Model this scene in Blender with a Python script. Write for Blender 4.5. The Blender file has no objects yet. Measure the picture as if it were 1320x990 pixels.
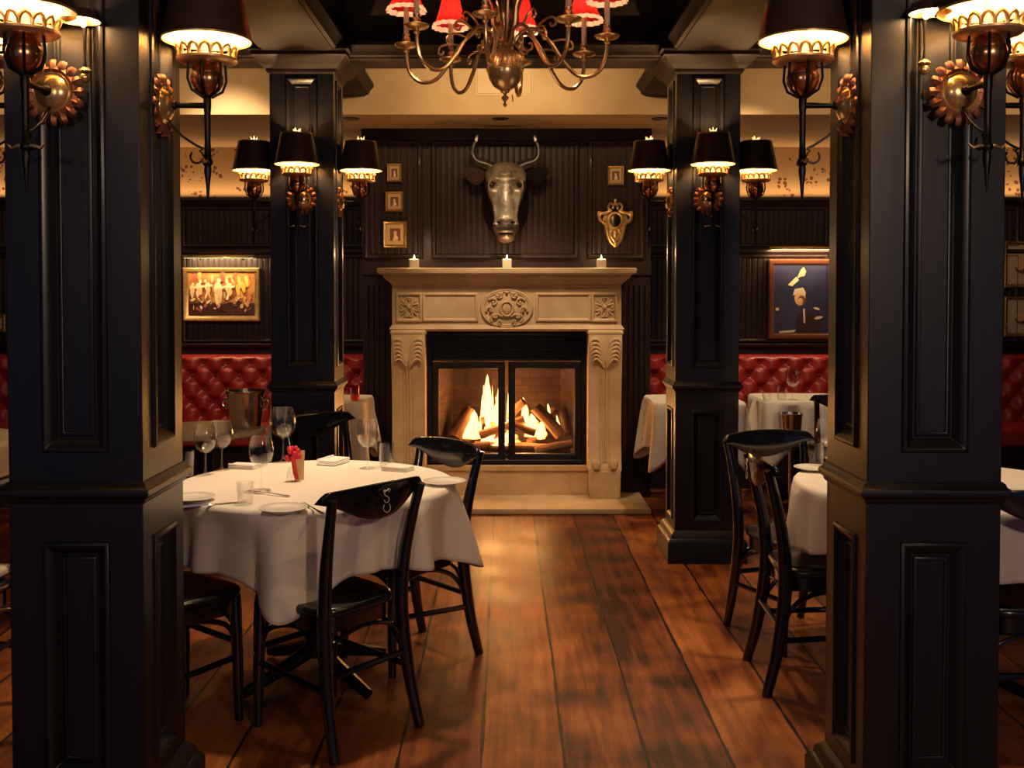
import bpy, bmesh, math, random
from mathutils import Vector, Matrix
PI = math.pi
random.seed(11)
sc = bpy.context.scene
COL = sc.collection
F, HC, PX, PY, PITCH = 1350.0, 1.5, 651.0, 414.7, math.radians(1.6)

def ray(px, py):
    cp, sp = math.cos(PITCH), math.sin(PITCH)
    a, b = (px - PX) / F, (PY - py) / F
    return Vector((a, cp + b * sp, -sp + b * cp))
def at(px, py, D):                 # point of the picture at distance D (world y)
    v = ray(px, py); t = D / v.y
    return Vector((v.x * t, D, HC + v.z * t))
def on(px, py, z):                 # point of the picture at height z
    v = ray(px, py); t = (z - HC) / v.z
    return Vector((v.x * t, v.y * t, z))

# ------------------------------------------------------------------ materials
MATS = {}
def mat(name, base, rough=0.5, metal=0.0, coat=0.0, spec=0.5, emit=None, es=0.0, noise=None, bump=None, trans=0.0):
    if name in MATS: return MATS[name]
    m = bpy.data.materials.new(name); m.use_nodes = True
    nt = m.node_tree; b = nt.nodes['Principled BSDF']
    b.inputs['Base Color'].default_value = (*base, 1); b.inputs['Roughness'].default_value = rough
    b.inputs['Metallic'].default_value = metal; b.inputs['Coat Weight'].default_value = coat
    b.inputs['Coat Roughness'].default_value = 0.24 if 'lacquer' == name[-7:] and 'chair' not in name else 0.08
    b.inputs['Specular IOR Level'].default_value = spec
    if emit: b.inputs['Emission Color'].default_value = (*emit, 1); b.inputs['Emission Strength'].default_value = es
    if noise or bump:
        tc = nt.nodes.new('ShaderNodeTexCoord'); mp = nt.nodes.new('ShaderNodeMapping')
        nt.links.new(tc.outputs['Object'], mp.inputs['Vector'])
    if noise:                      # (scale, colour2, stretch)
        mp.inputs['Scale'].default_value = noise[2]
        n = nt.nodes.new('ShaderNodeTexNoise'); n.inputs['Scale'].default_value = noise[0]; n.inputs['Detail'].default_value = 6
        nt.links.new(mp.outputs['Vector'], n.inputs['Vector'])
        r = nt.nodes.new('ShaderNodeValToRGB')
        r.color_ramp.elements[0].position = .35; r.color_ramp.elements[1].position = .68
        r.color_ramp.elements[0].color = (*base, 1); r.color_ramp.elements[1].color = (*noise[1], 1)
        nt.links.new(n.outputs['Fac'], r.inputs['Fac']); nt.links.new(r.outputs['Color'], b.inputs['Base Color'])
    if bump:                       # (scale, strength)
        n2 = nt.nodes.new('ShaderNodeTexNoise'); n2.inputs['Scale'].default_value = bump[0]; n2.inputs['Detail'].default_value = 5
        nt.links.new(mp.outputs['Vector'], n2.inputs['Vector'])
        bp = nt.nodes.new('ShaderNodeBump'); bp.inputs['Strength'].default_value = bump[1]; bp.inputs['Distance'].default_value = .01
        nt.links.new(n2.outputs['Fac'], bp.inputs['Height']); nt.links.new(bp.outputs['Normal'], b.inputs['Normal'])
    MATS[name] = m
    return m

LACQ = mat('black_lacquer', (.0042, .0043, .0068), .42, coat=.42, spec=.32, noise=(9, (.0075, .007, .0088), (1, 1, .12)), bump=(30, .06))
PANEL = mat('dark_panelling', (.013, .0072, .0066), .45, coat=.08, spec=.25, noise=(7, (.025, .012, .0095), (1, 1, .15)), bump=(25, .06))
BEAM = mat('beam_wood', (.0085, .0048, .0034), .55, spec=.16, noise=(5, (.017, .0088, .0055), (1, .2, 1)))
CHAIRM = mat('chair_lacquer', (.005, .005, .008), .16, coat=.6)
SEATM = mat('seat_leather', (.008, .008, .011), .25, coat=.3)
CREAM = mat('plaster', (.47, .31, .155), .8, noise=(3, (.56, .39, .21), (1, 1, 1)), bump=(40, .05))
STONE = mat('limestone', (.52, .34, .17), .62, noise=(6, (.64, .46, .26), (1, 1, 1)), bump=(55, .16))
CLOTH = mat('table_linen', (.80, .72, .62), .85, noise=(2, (.83, .75, .66), (1, 1, 1)), bump=(220, .05))
WHITE = mat('white_china', (.85, .80, .72), .18, coat=.4)
NAPK = mat('napkin_linen', (.84, .80, .74), .85, bump=(150, .08))
RED = mat('red_leather', (.30, .017, .017), .38, coat=.12, noise=(4, (.38, .03, .026), (1, 1, 1)), bump=(60, .06))
BRASS = mat('aged_brass', (.80, .54, .22), .25, .8, noise=(8, (.90, .66, .32), (1, 1, 1)))
COPPER = mat('copper_gilt', (.42, .19, .11), .48, .7, noise=(30, (.28, .11, .065), (1, 1, 1)))
CUPM = None
IRON = mat('black_iron', (.02, .018, .017), .38, .8)
GILT = mat('gilt_frame', (.66, .43, .18), .36, .85, noise=(40, (.48, .29, .1), (1, 1, 1)), bump=(90, .2))
SILVER = mat('silver', (.80, .76, .70), .16, 1.0)
STEEL = mat('cutlery_steel', (.72, .69, .64), .2, 1.0)
BULLM = mat('bronze_patina', (.46, .38, .28), .42, .5, noise=(11, (.13, .09, .06), (1, 1, 1)), bump=(45, .5))
HIDE = mat('dark_hide', (.014, .009, .008), .7, spec=.08, noise=(20, (.007, .005, .005), (1, 1, 1)), bump=(60, .4))
HORN = mat('dark_horn', (.03, .022, .018), .3)
HORNT = mat('horn_tip', (.85, .80, .68), .3)
SHADEO = mat('shade_outer', (.085, .048, .036), .36, .5, coat=.2)
SHADEI = mat('shade_inner', (.48, .37, .18), .6)
REDSH = mat('red_shade', (.52, .05, .05), .7)
BLACKM = mat('fire_steel', (.012, .012, .014), .42, .5)
BRICK = None
ASH = mat('ash_bed', (.05, .03, .022), .95, bump=(40, .6))
LOGM = mat('bark', (.11, .045, .02), .85, noise=(14, (.36, .17, .07), (1, 1, .2)), bump=(30, .7))
LOGE = mat('log_end', (.50, .28, .12), .8, noise=(18, (.62, .38, .18), (1, 1, 1)))
BULB = mat('bulb_glow', (1, .8, .5), .4, emit=(1, .62, .24), es=9)
CANDLE = mat('candle_sleeve', (.86, .74, .5), .5)
RIMD = mat('slot_dark', (.015, .012, .01), .6)
REDG = mat('red_petal', (.55, .02, .03), .5)
CUSH = mat('cream_cushion', (.70, .60, .48), .8)

def glassmat(name, tint=(1, 1, 1), lo=.03, hi=.55):
    m = bpy.data.materials.new(name); m.use_nodes = True; nt = m.node_tree
    for n in list(nt.nodes): nt.nodes.remove(n)
    o = nt.nodes.new('ShaderNodeOutputMaterial'); mx = nt.nodes.new('ShaderNodeMixShader')
    t = nt.nodes.new('ShaderNodeBsdfTransparent'); t.inputs['Color'].default_value = (*tint, 1)
    g = nt.nodes.new('ShaderNodeBsdfGlossy'); g.inputs['Roughness'].default_value = .03; g.inputs['Color'].default_value = (.95, .95, .95, 1)
    lw = nt.nodes.new('ShaderNodeLayerWeight'); lw.inputs['Blend'].default_value = .35
    mr = nt.nodes.new('ShaderNodeMapRange'); mr.inputs['To Min'].default_value = lo; mr.inputs['To Max'].default_value = hi
    nt.links.new(lw.outputs['Facing'], mr.inputs['Value']); nt.links.new(mr.outputs['Result'], mx.inputs['Fac'])
    nt.links.new(t.outputs[0], mx.inputs[1]); nt.links.new(g.outputs[0], mx.inputs[2]); nt.links.new(mx.outputs[0], o.inputs['Surface'])
    MATS[name] = m
    return m
GLASS = glassmat('clear_glass', (.98, .98, .97), .02, .5)
FGLASS = glassmat('fire_glass', (.95, .93, .9), .02, .3)
REDGL = glassmat('red_glass', (.9, .12, .1), .06, .5)

def translucent(name, col, col2=None, mixf=.6):
    m = bpy.data.materials.new(name); m.use_nodes = True; nt = m.node_tree
    for n in list(nt.nodes): nt.nodes.remove(n)
    o = nt.nodes.new('ShaderNodeOutputMaterial'); mx = nt.nodes.new('ShaderNodeMixShader'); mx.inputs['Fac'].default_value = mixf
    d = nt.nodes.new('ShaderNodeBsdfDiffuse'); d.inputs['Color'].default_value = (*col, 1)
    t = nt.nodes.new('ShaderNodeBsdfTranslucent'); t.inputs['Color'].default_value = (*(col2 or col), 1)
    nt.links.new(d.outputs[0], mx.inputs[1]); nt.links.new(t.outputs[0], mx.inputs[2]); nt.links.new(mx.outputs[0], o.inputs['Surface'])
    MATS[name] = m
    return m
REDSH = translucent('red_silk', (.20, .008, .010), (.36, .016, .015), .5)
FRILL = translucent('cream_frill', (.95, .82, .7), (1, .84, .72), .5)

def flamemat():
    m = bpy.data.materials.new('flame'); m.use_nodes = True; nt = m.node_tree
    for n in list(nt.nodes): nt.nodes.remove(n)
    o = nt.nodes.new('ShaderNodeOutputMaterial'); mx = nt.nodes.new('ShaderNodeMixShader')
    t = nt.nodes.new('ShaderNodeBsdfTransparent'); e = nt.nodes.new('ShaderNodeEmission')
    lw = nt.nodes.new('ShaderNodeLayerWeight'); lw.inputs['Blend'].default_value = .5
    tc = nt.nodes.new('ShaderNodeTexCoord'); mp = nt.nodes.new('ShaderNodeMapping'); mp.inputs['Scale'].default_value = (14, 14, 5)
    n = nt.nodes.new('ShaderNodeTexNoise'); n.inputs['Scale'].default_value = 1.6; n.inputs['Detail'].default_value = 3
    nt.links.new(tc.outputs['Object'], mp.inputs['Vector']); nt.links.new(mp.outputs['Vector'], n.inputs['Vector'])
    ad = nt.nodes.new('ShaderNodeMath'); ad.operation = 'MULTIPLY_ADD'; ad.inputs[1].default_value = .55
    nt.links.new(n.outputs['Fac'], ad.inputs[0]); nt.links.new(lw.outputs['Facing'], ad.inputs[2])
    cr = nt.nodes.new('ShaderNodeValToRGB')
    cr.color_ramp.elements[0].position = .30; cr.color_ramp.elements[0].color = (1, .72, .26, 1)
    cr.color_ramp.elements[1].position = .95; cr.color_ramp.elements[1].color = (1, .22, .02, 1)
    nt.links.new(ad.outputs[0], cr.inputs['Fac']); nt.links.new(cr.outputs['Color'], e.inputs['Color'])
    e.inputs['Strength'].default_value = 1.9
    mr = nt.nodes.new('ShaderNodeMapRange'); mr.inputs['From Min'].default_value = .55; mr.inputs['From Max'].default_value = 1.1
    mr.inputs['To Min'].default_value = 1; mr.inputs['To Max'].default_value = 0
    nt.links.new(ad.outputs[0], mr.inputs['Value']); nt.links.new(mr.outputs['Result'], mx.inputs['Fac'])
    nt.links.new(t.outputs[0], mx.inputs[1]); nt.links.new(e.outputs[0], mx.inputs[2]); nt.links.new(mx.outputs[0], o.inputs['Surface'])
    return m
FLAME = flamemat()

def floormat():
    m = bpy.data.materials.new('plank_floor'); m.use_nodes = True; nt = m.node_tree; b = nt.nodes['Principled BSDF']
    N = nt.nodes.new; L = nt.links.new
    g = N('ShaderNodeNewGeometry'); s = N('ShaderNodeSeparateXYZ'); L(g.outputs['Position'], s.inputs[0])
    def M(op, a=None, c=None, d=None):
        n = N('ShaderNodeMath'); n.operation = op
        for i, v in enumerate((a, c, d)):
            if v is None: continue
            if isinstance(v, (int, float)): n.inputs[i].default_value = v
            else: L(v, n.inputs[i])
        return n.outputs[0]
    # a slow wobble keeps the seams from being ruler straight
    wn = N('ShaderNodeTexNoise'); wn.noise_dimensions = '1D'; wn.inputs['Scale'].default_value = 1.3; L(s.outputs[1], wn.inputs['W'])
    xw = M('MULTIPLY_ADD', wn.outputs['Fac'], .016, s.outputs[0])
    u = M('DIVIDE', M('ADD', xw, .067 + 2.67), .267)
    idx = M('FLOOR', u); fr = M('FRACT', u)
    bl0 = N('ShaderNodeTexNoise'); bl0.inputs['Scale'].default_value = 6; L(g.outputs['Position'], bl0.inputs['Vector'])
    edge = M('MINIMUM', fr, M('SUBTRACT', 1.0, fr))
    gap = M('LESS_THAN', edge, M('MULTIPLY_ADD', bl0.outputs['Fac'], .05, -.004))
    wh = N('ShaderNodeTexWhiteNoise'); wh.noise_dimensions = '1D'; L(idx, wh.inputs['W'])
    cx = N('ShaderNodeCombineXYZ'); L(M('MULTIPLY_ADD', idx, 3.7, M('MULTIPLY', xw, 26.0)), cx.inputs[0]); L(M('MULTIPLY', s.outputs[1], 1.7), cx.inputs[1])
    gr = N('ShaderNodeTexNoise'); gr.inputs['Scale'].default_value = 1.0; gr.inputs['Detail'].default_value = 8; gr.inputs['Roughness'].default_value = .65; L(cx.outputs[0], gr.inputs['Vector'])
    bl = N('ShaderNodeTexNoise'); bl.inputs['Scale'].default_value = 3.2; bl.inputs['Detail'].default_value = 5; L(g.outputs['Position'], bl.inputs['Vector'])
    fac = M('ADD', M('ADD', M('MULTIPLY', gr.outputs['Fac'], .45), M('MULTIPLY', bl.outputs['Fac'], .55)), M('MULTIPLY_ADD', wh.outputs['Value'], .16, -.08))
    cr = N('ShaderNodeValToRGB'); E = cr.color_ramp.elements
    E[0].position = .37; E[0].color = (.030, .0065, .003, 1); E[1].position = .68; E[1].color = (.40, .125, .027, 1)
    e = E.new(.50); e.color = (.17, .041, .0105, 1)
    L(fac, cr.inputs['Fac'])
    mx = N('ShaderNodeMix'); mx.data_type = 'RGBA'; L(gap, mx.inputs['Factor']); L(cr.outputs['Color'], mx.inputs['A']); mx.inputs['B'].default_value = (.006, .003, .002, 1)
    L(mx.outputs['Result'], b.inputs['Base Color'])
    L(M('MULTIPLY_ADD', bl.outputs['Fac'], .40, .22), b.inputs['Roughness'])
    bp = N('ShaderNodeBump'); bp.inputs['Strength'].default_value = .35; bp.inputs['Distance'].default_value = .006
    L(M('SUBTRACT', M('MULTIPLY_ADD', bl.outputs['Fac'], .6, M('MULTIPLY', gr.outputs['Fac'], .4)), gap), bp.inputs['Height']); L(bp.outputs['Normal'], b.inputs['Normal'])
    b.inputs['Specular IOR Level'].default_value = .4
    return m

def wallpapermat():
    m = bpy.data.materials.new('floral_wallpaper'); m.use_nodes = True; nt = m.node_tree; b = nt.nodes['Principled BSDF']
    N = nt.nodes.new; L = nt.links.new
    tc = N('ShaderNodeTexCoord'); v = N('ShaderNodeTexVoronoi'); v.inputs['Scale'].default_value = 26; L(tc.outputs['Object'], v.inputs['Vector'])
    n = N('ShaderNodeTexNoise'); n.inputs['Scale'].default_value = 5.5; n.inputs['Detail'].default_value = 3; L(tc.outputs['Object'], n.inputs['Vector'])
    a = N('ShaderNodeMath'); a.operation = 'LESS_THAN'; a.inputs[1].default_value = .40; L(v.outputs['Distance'], a.inputs[0])
    c = N('ShaderNodeMath'); c.operation = 'GREATER_THAN'; c.inputs[1].default_value = .505; L(n.outputs['Fac'], c.inputs[0])
    d = N('ShaderNodeMath'); d.operation = 'MULTIPLY'; L(a.outputs[0], d.inputs[0]); L(c.outputs[0], d.inputs[1])
    mx = N('ShaderNodeMix'); mx.data_type = 'RGBA'; L(d.outputs[0], mx.inputs['Factor'])
    mx.inputs['A'].default_value = (.52, .34, .16, 1); mx.inputs['B'].default_value = (.17, .06, .035, 1)
    L(mx.outputs['Result'], b.inputs['Base Color']); b.inputs['Roughness'].default_value = .75
    return m
def brickmat():
    m = bpy.data.materials.new('firebrick'); m.use_nodes = True; nt = m.node_tree; b = nt.nodes['Principled BSDF']
    N = nt.nodes.new; L = nt.links.new
    g = N('ShaderNodeNewGeometry'); s = N('ShaderNodeSeparateXYZ'); L(g.outputs['Position'], s.inputs[0])
    ad = N('ShaderNodeMath'); ad.operation = 'ADD'; L(s.outputs[0], ad.inputs[0]); L(s.outputs[1], ad.inputs[1])
    c = N('ShaderNodeCombineXYZ'); L(ad.outputs[0], c.inputs[0]); L(s.outputs[2], c.inputs[1])
    k = N('ShaderNodeTexBrick'); k.inputs['Scale'].default_value = 4.2; k.inputs['Mortar Size'].default_value = .012
    k.inputs['Color1'].default_value = (.085, .045, .028, 1); k.inputs['Color2'].default_value = (.05, .026, .017, 1); k.inputs['Mortar'].default_value = (.03, .018, .013, 1)
    L(c.outputs[0], k.inputs['Vector']); L(k.outputs['Color'], b.inputs['Base Color']); b.inputs['Roughness'].default_value = .9
    return m
FLOORM, PAPER, BRICK = floormat(), wallpapermat(), brickmat()

# ------------------------------------------------------------------ mesh builder
class MB:
    def __init__(s): s.bm = bmesh.new(); s.mi = 0; s.T = Matrix.Identity(4)
    def v(s, co): return s.bm.verts.new(s.T @ Vector(co))
    def f(s, vs):
        try: f = s.bm.faces.new(vs); f.material_index = s.mi; return f
        except ValueError: return None
    def loft(s, rings, closed=True, cap0=True, cap1=True, wrap=False):
        R = [[s.v(p) for p in r] for r in rings]; n = len(R[0]); m = len(R)
        for i in range(m if wrap else m - 1):
            A, B = R[i], R[(i + 1) % m]
            for j in range(n if closed else n - 1):
                k = (j + 1) % n; s.f([A[j], A[k], B[k], B[j]])
        if not wrap and closed:
            if cap0: s.f(R[0][::-1])
            if cap1: s.f(R[-1])
        return R
    def box(s, x0, x1, y0, y1, z0, z1):
        s.loft([[(x0, y0, z), (x1, y0, z), (x1, y1, z), (x0, y1, z)] for z in (z0, z1)])
    def stack(s, x0, x1, y0, y1, prof, L=1, R=1, Fr=1, B=1):   # profile of (overhang, z) round a rectangle
        s.loft([[(x0 - o * L, y0 - o * Fr, z), (x1 + o * R, y0 - o * Fr, z), (x1 + o * R, y1 + o * B, z), (x0 - o * L, y1 + o * B, z)] for o, z in prof])
    def rect(s, M, w, h, prof, solid=False):   # moulding of (outward, height) swept round a rectangle w x h, corners mitred
        T0 = s.T; s.T = T0 @ M
        s.loft([[(-w / 2 - o, -h / 2 - o, n), (w / 2 + o, -h / 2 - o, n), (w / 2 + o, h / 2 + o, n), (-w / 2 - o, h / 2 + o, n)] for o, n in prof], wrap=not solid)
        s.T = T0
    def lathe(s, prof, n=24, cap=False, c=(0, 0, 0), wave=None):
        rings = []
        for r, z in prof:
            rings.append([(c[0] + r * (1 + (wave[1] * math.cos(wave[0] * 2 * PI * j / n) if wave else 0)) * math.cos(2 * PI * j / n),
                           c[1] + r * (1 + (wave[1] * math.cos(wave[0] * 2 * PI * j / n) if wave else 0)) * math.sin(2 * PI * j / n), c[2] + z) for j in range(n)])
        s.loft(rings, cap0=cap, cap1=cap)
    def tube(s, pts, rad, n=8, cap=True, sq=False, flat=1.0, up=None):
        pts = [Vector(p) for p in pts]; m = len(pts)
        rad = rad if isinstance(rad, (list, tuple)) else [rad] * m
        rings = []; prev = up and Vector(up)
        for i in range(m):
            t = (pts[min(i + 1, m - 1)] - pts[max(i - 1, 0)]).normalized()
            if prev is None: prev = Vector((0, 0, 1)) if abs(t.z) < .9 else Vector((1, 0, 0))
            a = (prev - t * prev.dot(t)).normalized(); b = t.cross(a); prev = a
            ring = []
            for j in range(n):
                q = 2 * PI * j / n + (PI / n if sq else 0); ca, sa = math.cos(q), math.sin(q)
                if sq: k = 1 / max(abs(ca), abs(sa)); ca *= k ; sa *= k
                ring.append(pts[i] + a * (rad[i] * ca) + b * (rad[i] * flat * sa))
            rings.append(ring)
        s.loft(rings, cap0=cap, cap1=cap)
    def prism(s, poly, n0, n1, M=None):         # polygon in local xy extruded from n0 to n1
        T0 = s.T
        if M: s.T = T0 @ M
        A = [s.v((x, y, n0)) for x, y in poly]; B = [s.v((x, y, n1)) for x, y in poly]
        s.f(A[::-1]); s.f(B)
        for i in range(len(A)): k = (i + 1) % len(A); s.f([A[i], A[k], B[k], B[i]])
        s.T = T0
    def ball(s, c, r, n=14, m=9):
        rx, ry, rz = r if isinstance(r, (list, tuple)) else (r, r, r)
        rings = [[(c[0] + rx * math.sin(PI * i / m) * math.cos(2 * PI * j / n), c[1] + ry * math.sin(PI * i / m) * math.sin(2 * PI * j / n), c[2] - rz * math.cos(PI * i / m)) for j in range(n)] for i in range(1, m)]
        R = s.loft(rings, cap0=False, cap1=False)
        a = s.v((c[0], c[1], c[2] - rz)); b = s.v((c[0], c[1], c[2] + rz))
        for j in range(n): k = (j + 1) % n; s.f([a, R[0][k], R[0][j]]); s.f([b, R[-1][j], R[-1][k]])
    def build(s, name, m, parent=None, bevel=0, smooth=40, subd=0, solid=0):
        bmesh.ops.recalc_face_normals(s.bm, faces=s.bm.faces)
        me = bpy.data.meshes.new(name); s.bm.to_mesh(me); s.bm.free()
        for x in (m if isinstance(m, (list, tuple)) else [m]): me.materials.append(x)
        me.polygons.foreach_set('use_smooth', [True] * len(me.polygons))
        me.set_sharp_from_angle(angle=math.radians(smooth))
        o = bpy.data.objects.new(name, me); COL.objects.link(o)
        if parent: o.parent = parent
        if solid: q = o.modifiers.new('solid', 'SOLIDIFY'); q.thickness = solid; q.offset = -1
        if bevel: q = o.modifiers.new('bevel', 'BEVEL'); q.width = bevel; q.segments = 2; q.limit_method = 'ANGLE'; q.angle_limit = math.radians(40)
        if subd: q = o.modifiers.new('sub', 'SUBSURF'); q.levels = subd; q.render_levels = subd
        return o

def tag(o, label=None, cat=None, group=None, kind=None):
    if label: o['label'] = label
    if cat: o['category'] = cat
    if group: o['group'] = group
    if kind: o['kind'] = kind
    return o
def thing(name, label, cat, loc=(0, 0, 0), rz=0, group=None, kind=None):
    o = bpy.data.objects.new(name, None); COL.objects.link(o); o.empty_display_size = .1
    o.location = loc; o.rotation_euler = (0, 0, rz)
    return tag(o, label, cat, group, kind)
def struct(mb, name, m, **k): return tag(mb.build(name, m, **k), kind='structure')
def copy_tree(o, parent=None):
    c = o.copy(); COL.objects.link(c)
    if parent: c.parent = parent
    for ch in list(o.children): copy_tree(ch, c)
    return c
def place(o, label, loc, rz=0, group=None):
    c = copy_tree(o); c.location = loc; c.rotation_euler = (0, 0, rz); c['label'] = label
    if group: c['group'] = group
    return c
def light(kind, loc, power, col, parent=None, size=.03, spot=None, blend=.6):
    d = bpy.data.lights.new(kind.lower() + '_light', kind); d.energy = power; d.color = col
    if kind == 'POINT' or kind == 'SPOT': d.shadow_soft_size = size
    if kind == 'SPOT': d.spot_size = math.radians(spot); d.spot_blend = blend
    o = bpy.data.objects.new(kind.lower() + '_light', d); COL.objects.link(o); o.location = loc
    if parent: o.parent = parent
    return o
WARM, AMBER, FIREC = (1, .60, .27), (1, .55, .22), (1, .42, .12)
XZ = lambda x, y, z: Matrix.Translation((x, y, z)) @ Matrix.Rotation(PI / 2, 4, 'X')     # local xy -> world x,z ; normal -> -y (towards camera)
def face(x, y, z, rz):            # a vertical plane at (x,y,z) whose outward normal is -y turned by rz
    return Matrix.Translation((x, y, z)) @ Matrix.Rotation(rz, 4, 'Z') @ Matrix.Rotation(PI / 2, 4, 'X')

# ------------------------------------------------------------------ room
ZC, DW, DBR = 3.15, 8.62, 7.65
m = MB(); m.box(-5, 5, -2.5, 8.8, -.1, 0); struct(m, 'floor', FLOORM)
m = MB(); m.box(-5, 5, -2.5, 8.8, ZC, ZC + .1); struct(m, 'ceiling', BEAM)
m = MB(); m.box(-5.1, -5, -2.5, 8.8, 0, ZC); struct(m, 'wall_left', PANEL)
m = MB(); m.box(5, 5.1, -2.5, 8.8, 0, ZC); struct(m, 'wall_right', PANEL)
m = MB(); m.box(-5, 5, DW, 8.8, 2.2, ZC); struct(m, 'wall_back', PAPER)
def beadboard(mb, x0, x1, z0, z1, y, step=.045, depth=.006):
    pts = []; n = max(2, round((x1 - x0) / step)); w = (x1 - x0) / n
    for i in range(n):
        a = x0 + i * w; pts += [(a, y + depth), (a + .006, y), (a + w - .012, y), (a + w - .007, y + depth * .8), (a + w - .003, y + depth * .2)]
    pts.append((x1, y + depth))
    m_ = [[(p[0], p[1], z) for p in pts] for z in (z0, z1)]
    mb.loft(m_, closed=False)
PANPROF = [(.0, -.004), (.0, .012), (-.006, .017), (-.014, .012), (-.02, .014), (-.03, .002), (-.034, -.004)]   # moulding just inside an opening
# wainscot on the back wall either side of the chimney breast
for side, nm in ((-1, 'trim_1'), (1, 'trim_2')):
    m = MB()
    xa, xb = sorted((side * 1.04, side * 5.0))
    m.box(xa, xb, DW - .03, 8.79, 0, 2.24)
    bays = [1.1 + .78 * i for i in range(6)]
    for i in range(5):
        a, b = sorted((side * (bays[i] + .05), side * (bays[i] + .73)))
        cx = (a + b) / 2; w = b - a
        for z0, z1 in ((1.12, 1.78), (1.90, 2.17)):
            beadboard(m, a, b, z0, z1, DW - .038)
            m.rect(XZ(cx, DW - .03, (z0 + z1) / 2), w, z1 - z0, [(.03, 0), (.03, .02), (.02, .028), (.008, .022), (0, .01), (0, 0)])
        m.box(a - .06, a - .0, DW - .045, DW - .03, 1.1, 2.2)
    m.stack(xa, xb, DW - .03, 8.7, [(.005, 2.20), (.02, 2.22), (.03, 2.24), (.05, 2.25), (.05, 2.275), (0, 2.275)], L=0, R=0, B=0)
    m.stack(xa, xb, DW - .03, 8.7, [(.0, 1.80), (.025, 1.815), (.04, 1.83), (.04, 1.85), (0, 1.86)], L=0, R=0, B=0)
    m.stack(xa, xb, DW - .03, 8.7, [(.0, 1.035), (.03, 1.05), (.045, 1.065), (.045, 1.08), (0, 1.09)], L=0, R=0, B=0)
    struct(m, nm, PANEL, bevel=.002)
# chimney breast with the firebox opening
m = MB()
OX, OZ0, OZ1 = .555, .24, 1.20; CX = .012
m.box(CX - 1.05, CX - OX, DBR, 8.6, 0, 2.7); m.box(CX + OX, CX + 1.05, DBR, 8.6, 0, 2.7)
m.box(CX - OX, CX + OX, DBR, 8.6, OZ1, 2.7); m.box(CX - OX, CX + OX, DBR, 8.6, 0, OZ0)
struct(m, 'wall_chimney', PANEL)
m = MB()                         # panelling of the breast: three beadboard panels over the mantel
z0, z1 = at(650, 330, DBR).z, at(650, 186, DBR).z
for pa, pb in ((474, 541), (560, 742), (761, 826)):
    xa, xb = at(pa, 250, DBR).x, at(pb, 250, DBR).x
    beadboard(m, xa, xb, z0, z1, DBR - .012)
    m.rect(XZ((xa + xb) / 2, DBR - .004, (z0 + z1) / 2), xb - xa, z1 - z0, [(.022, 0), (.022, .025), (.012, .034), (.002, .028), (-.006, .03), (-.016, .012), (-.016, 0)])
m.box(CX - 1.055, CX + 1.055, DBR - .014, DBR, 2.585, 2.685)
m.box(CX - 1.055, CX + 1.055, DBR - .014, DBR, z0 - .14, z0 - .045)
for s in (-1, 1):                # fluted pilasters beside the mantel
    for q in (.90, .94, .98, 1.02): m.tube([(CX + s * q, DBR - .004, .15), (CX + s * q, DBR - .004, 1.55)], .013, 8)
    m.box(CX + s * .96 - .09, CX + s * .96 + .09, DBR - .03, DBR, 0, .14)
struct(m, 'trim_3', PANEL, bevel=.002)
# plaster bulkhead round the top of the room
m = MB(); m.box(-5, 5, 7.04, 8.62, 2.69, ZC); struct(m, 'soffit', CREAM)
m = MB()
pa, pb = at(613, 82, 7.04), at(687, 127, 7.04)
m.rect(XZ((pa.x + pb.x) / 2, 7.038, 2.98), pb.x - pa.x, .33, [(0, 0), (0, .004), (-.012, .006), (-.014, .0)])
m.box(pa.x + .015, pb.x - .015, 7.036, 7.04, 2.83, 3.13)
tag(m.build('access_panel', mat('panel_paint', (.56, .41, .24), .7)), 'square plaster access panel in the bulkhead behind the chandelier', 'panel')
for px, lab in ((645, 'dark recessed light slot in the soffit straight above the bull head'), (851, 'dark recessed light slot in the soffit by the right far pillar'), (452, 'dark recessed light slot in the soffit by the left far pillar')):
    p = at(px, 153, 7.17)
    t = thing('recessed_light', lab, 'ceiling light', (p.x, 7.2, 2.69), group='recessed lights in the soffit')
    m = MB(); m.lathe([(.03, .0), (.03, -.006), (.052, -.006), (.058, 0)], 24); m.build('rim', RIMD, t)
    m = MB(); m.lathe([(.032, -.001), (.028, -.004), (.0005, -.005)], 20, cap=True); m.build('lens', mat('lens_dark', (.03, .025, .02), .2), t)

# beams
def beam(x0, x1, y0, y1, zb):
    m = MB(); m.box(x0, x1, y0, y1, zb, ZC)
    if x1 - x0 > y1 - y0:
        m.stack(x0, x1, y0, y1, [(0, zb + .005), (.02, zb + .012), (.03, zb + .035), (.055, zb + .06), (.055, zb + .08), (0, zb + .085)], L=0, R=0)
        m.stack(x0, x1, y0, y1, [(0, zb + .2), (.03, zb + .23), (.07, zb + .3), (.1, zb + .34), (0, zb + .345)], L=0, R=0)
    else:
        m.stack(x0, x1, y0, y1, [(0, zb + .005), (.02, zb + .012), (.03, zb + .035), (.055, zb + .06), (.055, zb + .08), (0, zb + .085)], Fr=0, B=0)
        m.stack(x0, x1, y0, y1, [(0, zb + .2), (.03, zb + .23), (.07, zb + .3), (.1, zb + .34), (0, zb + .345)], Fr=0, B=0)
    return m
struct(beam(-5, 5, 5.83, 6.1, 2.795), 'trim_4', BEAM)
struct(beam(-5, 5, 2.76, 3.03, 2.795), 'trim_5', BEAM)
for i, s in enumerate((-1, 1)):
    a, b = sorted((s * .93, s * 1.31)); struct(beam(a, b, -2.4, 7.03, 2.81), 'trim_%d' % (6 + i), BEAM)
    a, b = sorted((s * 2.5, s * 2.62)); struct(beam(a, b, -2.4, 7.03, 2.95), 'trim_%d' % (8 + i), BEAM)

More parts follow.
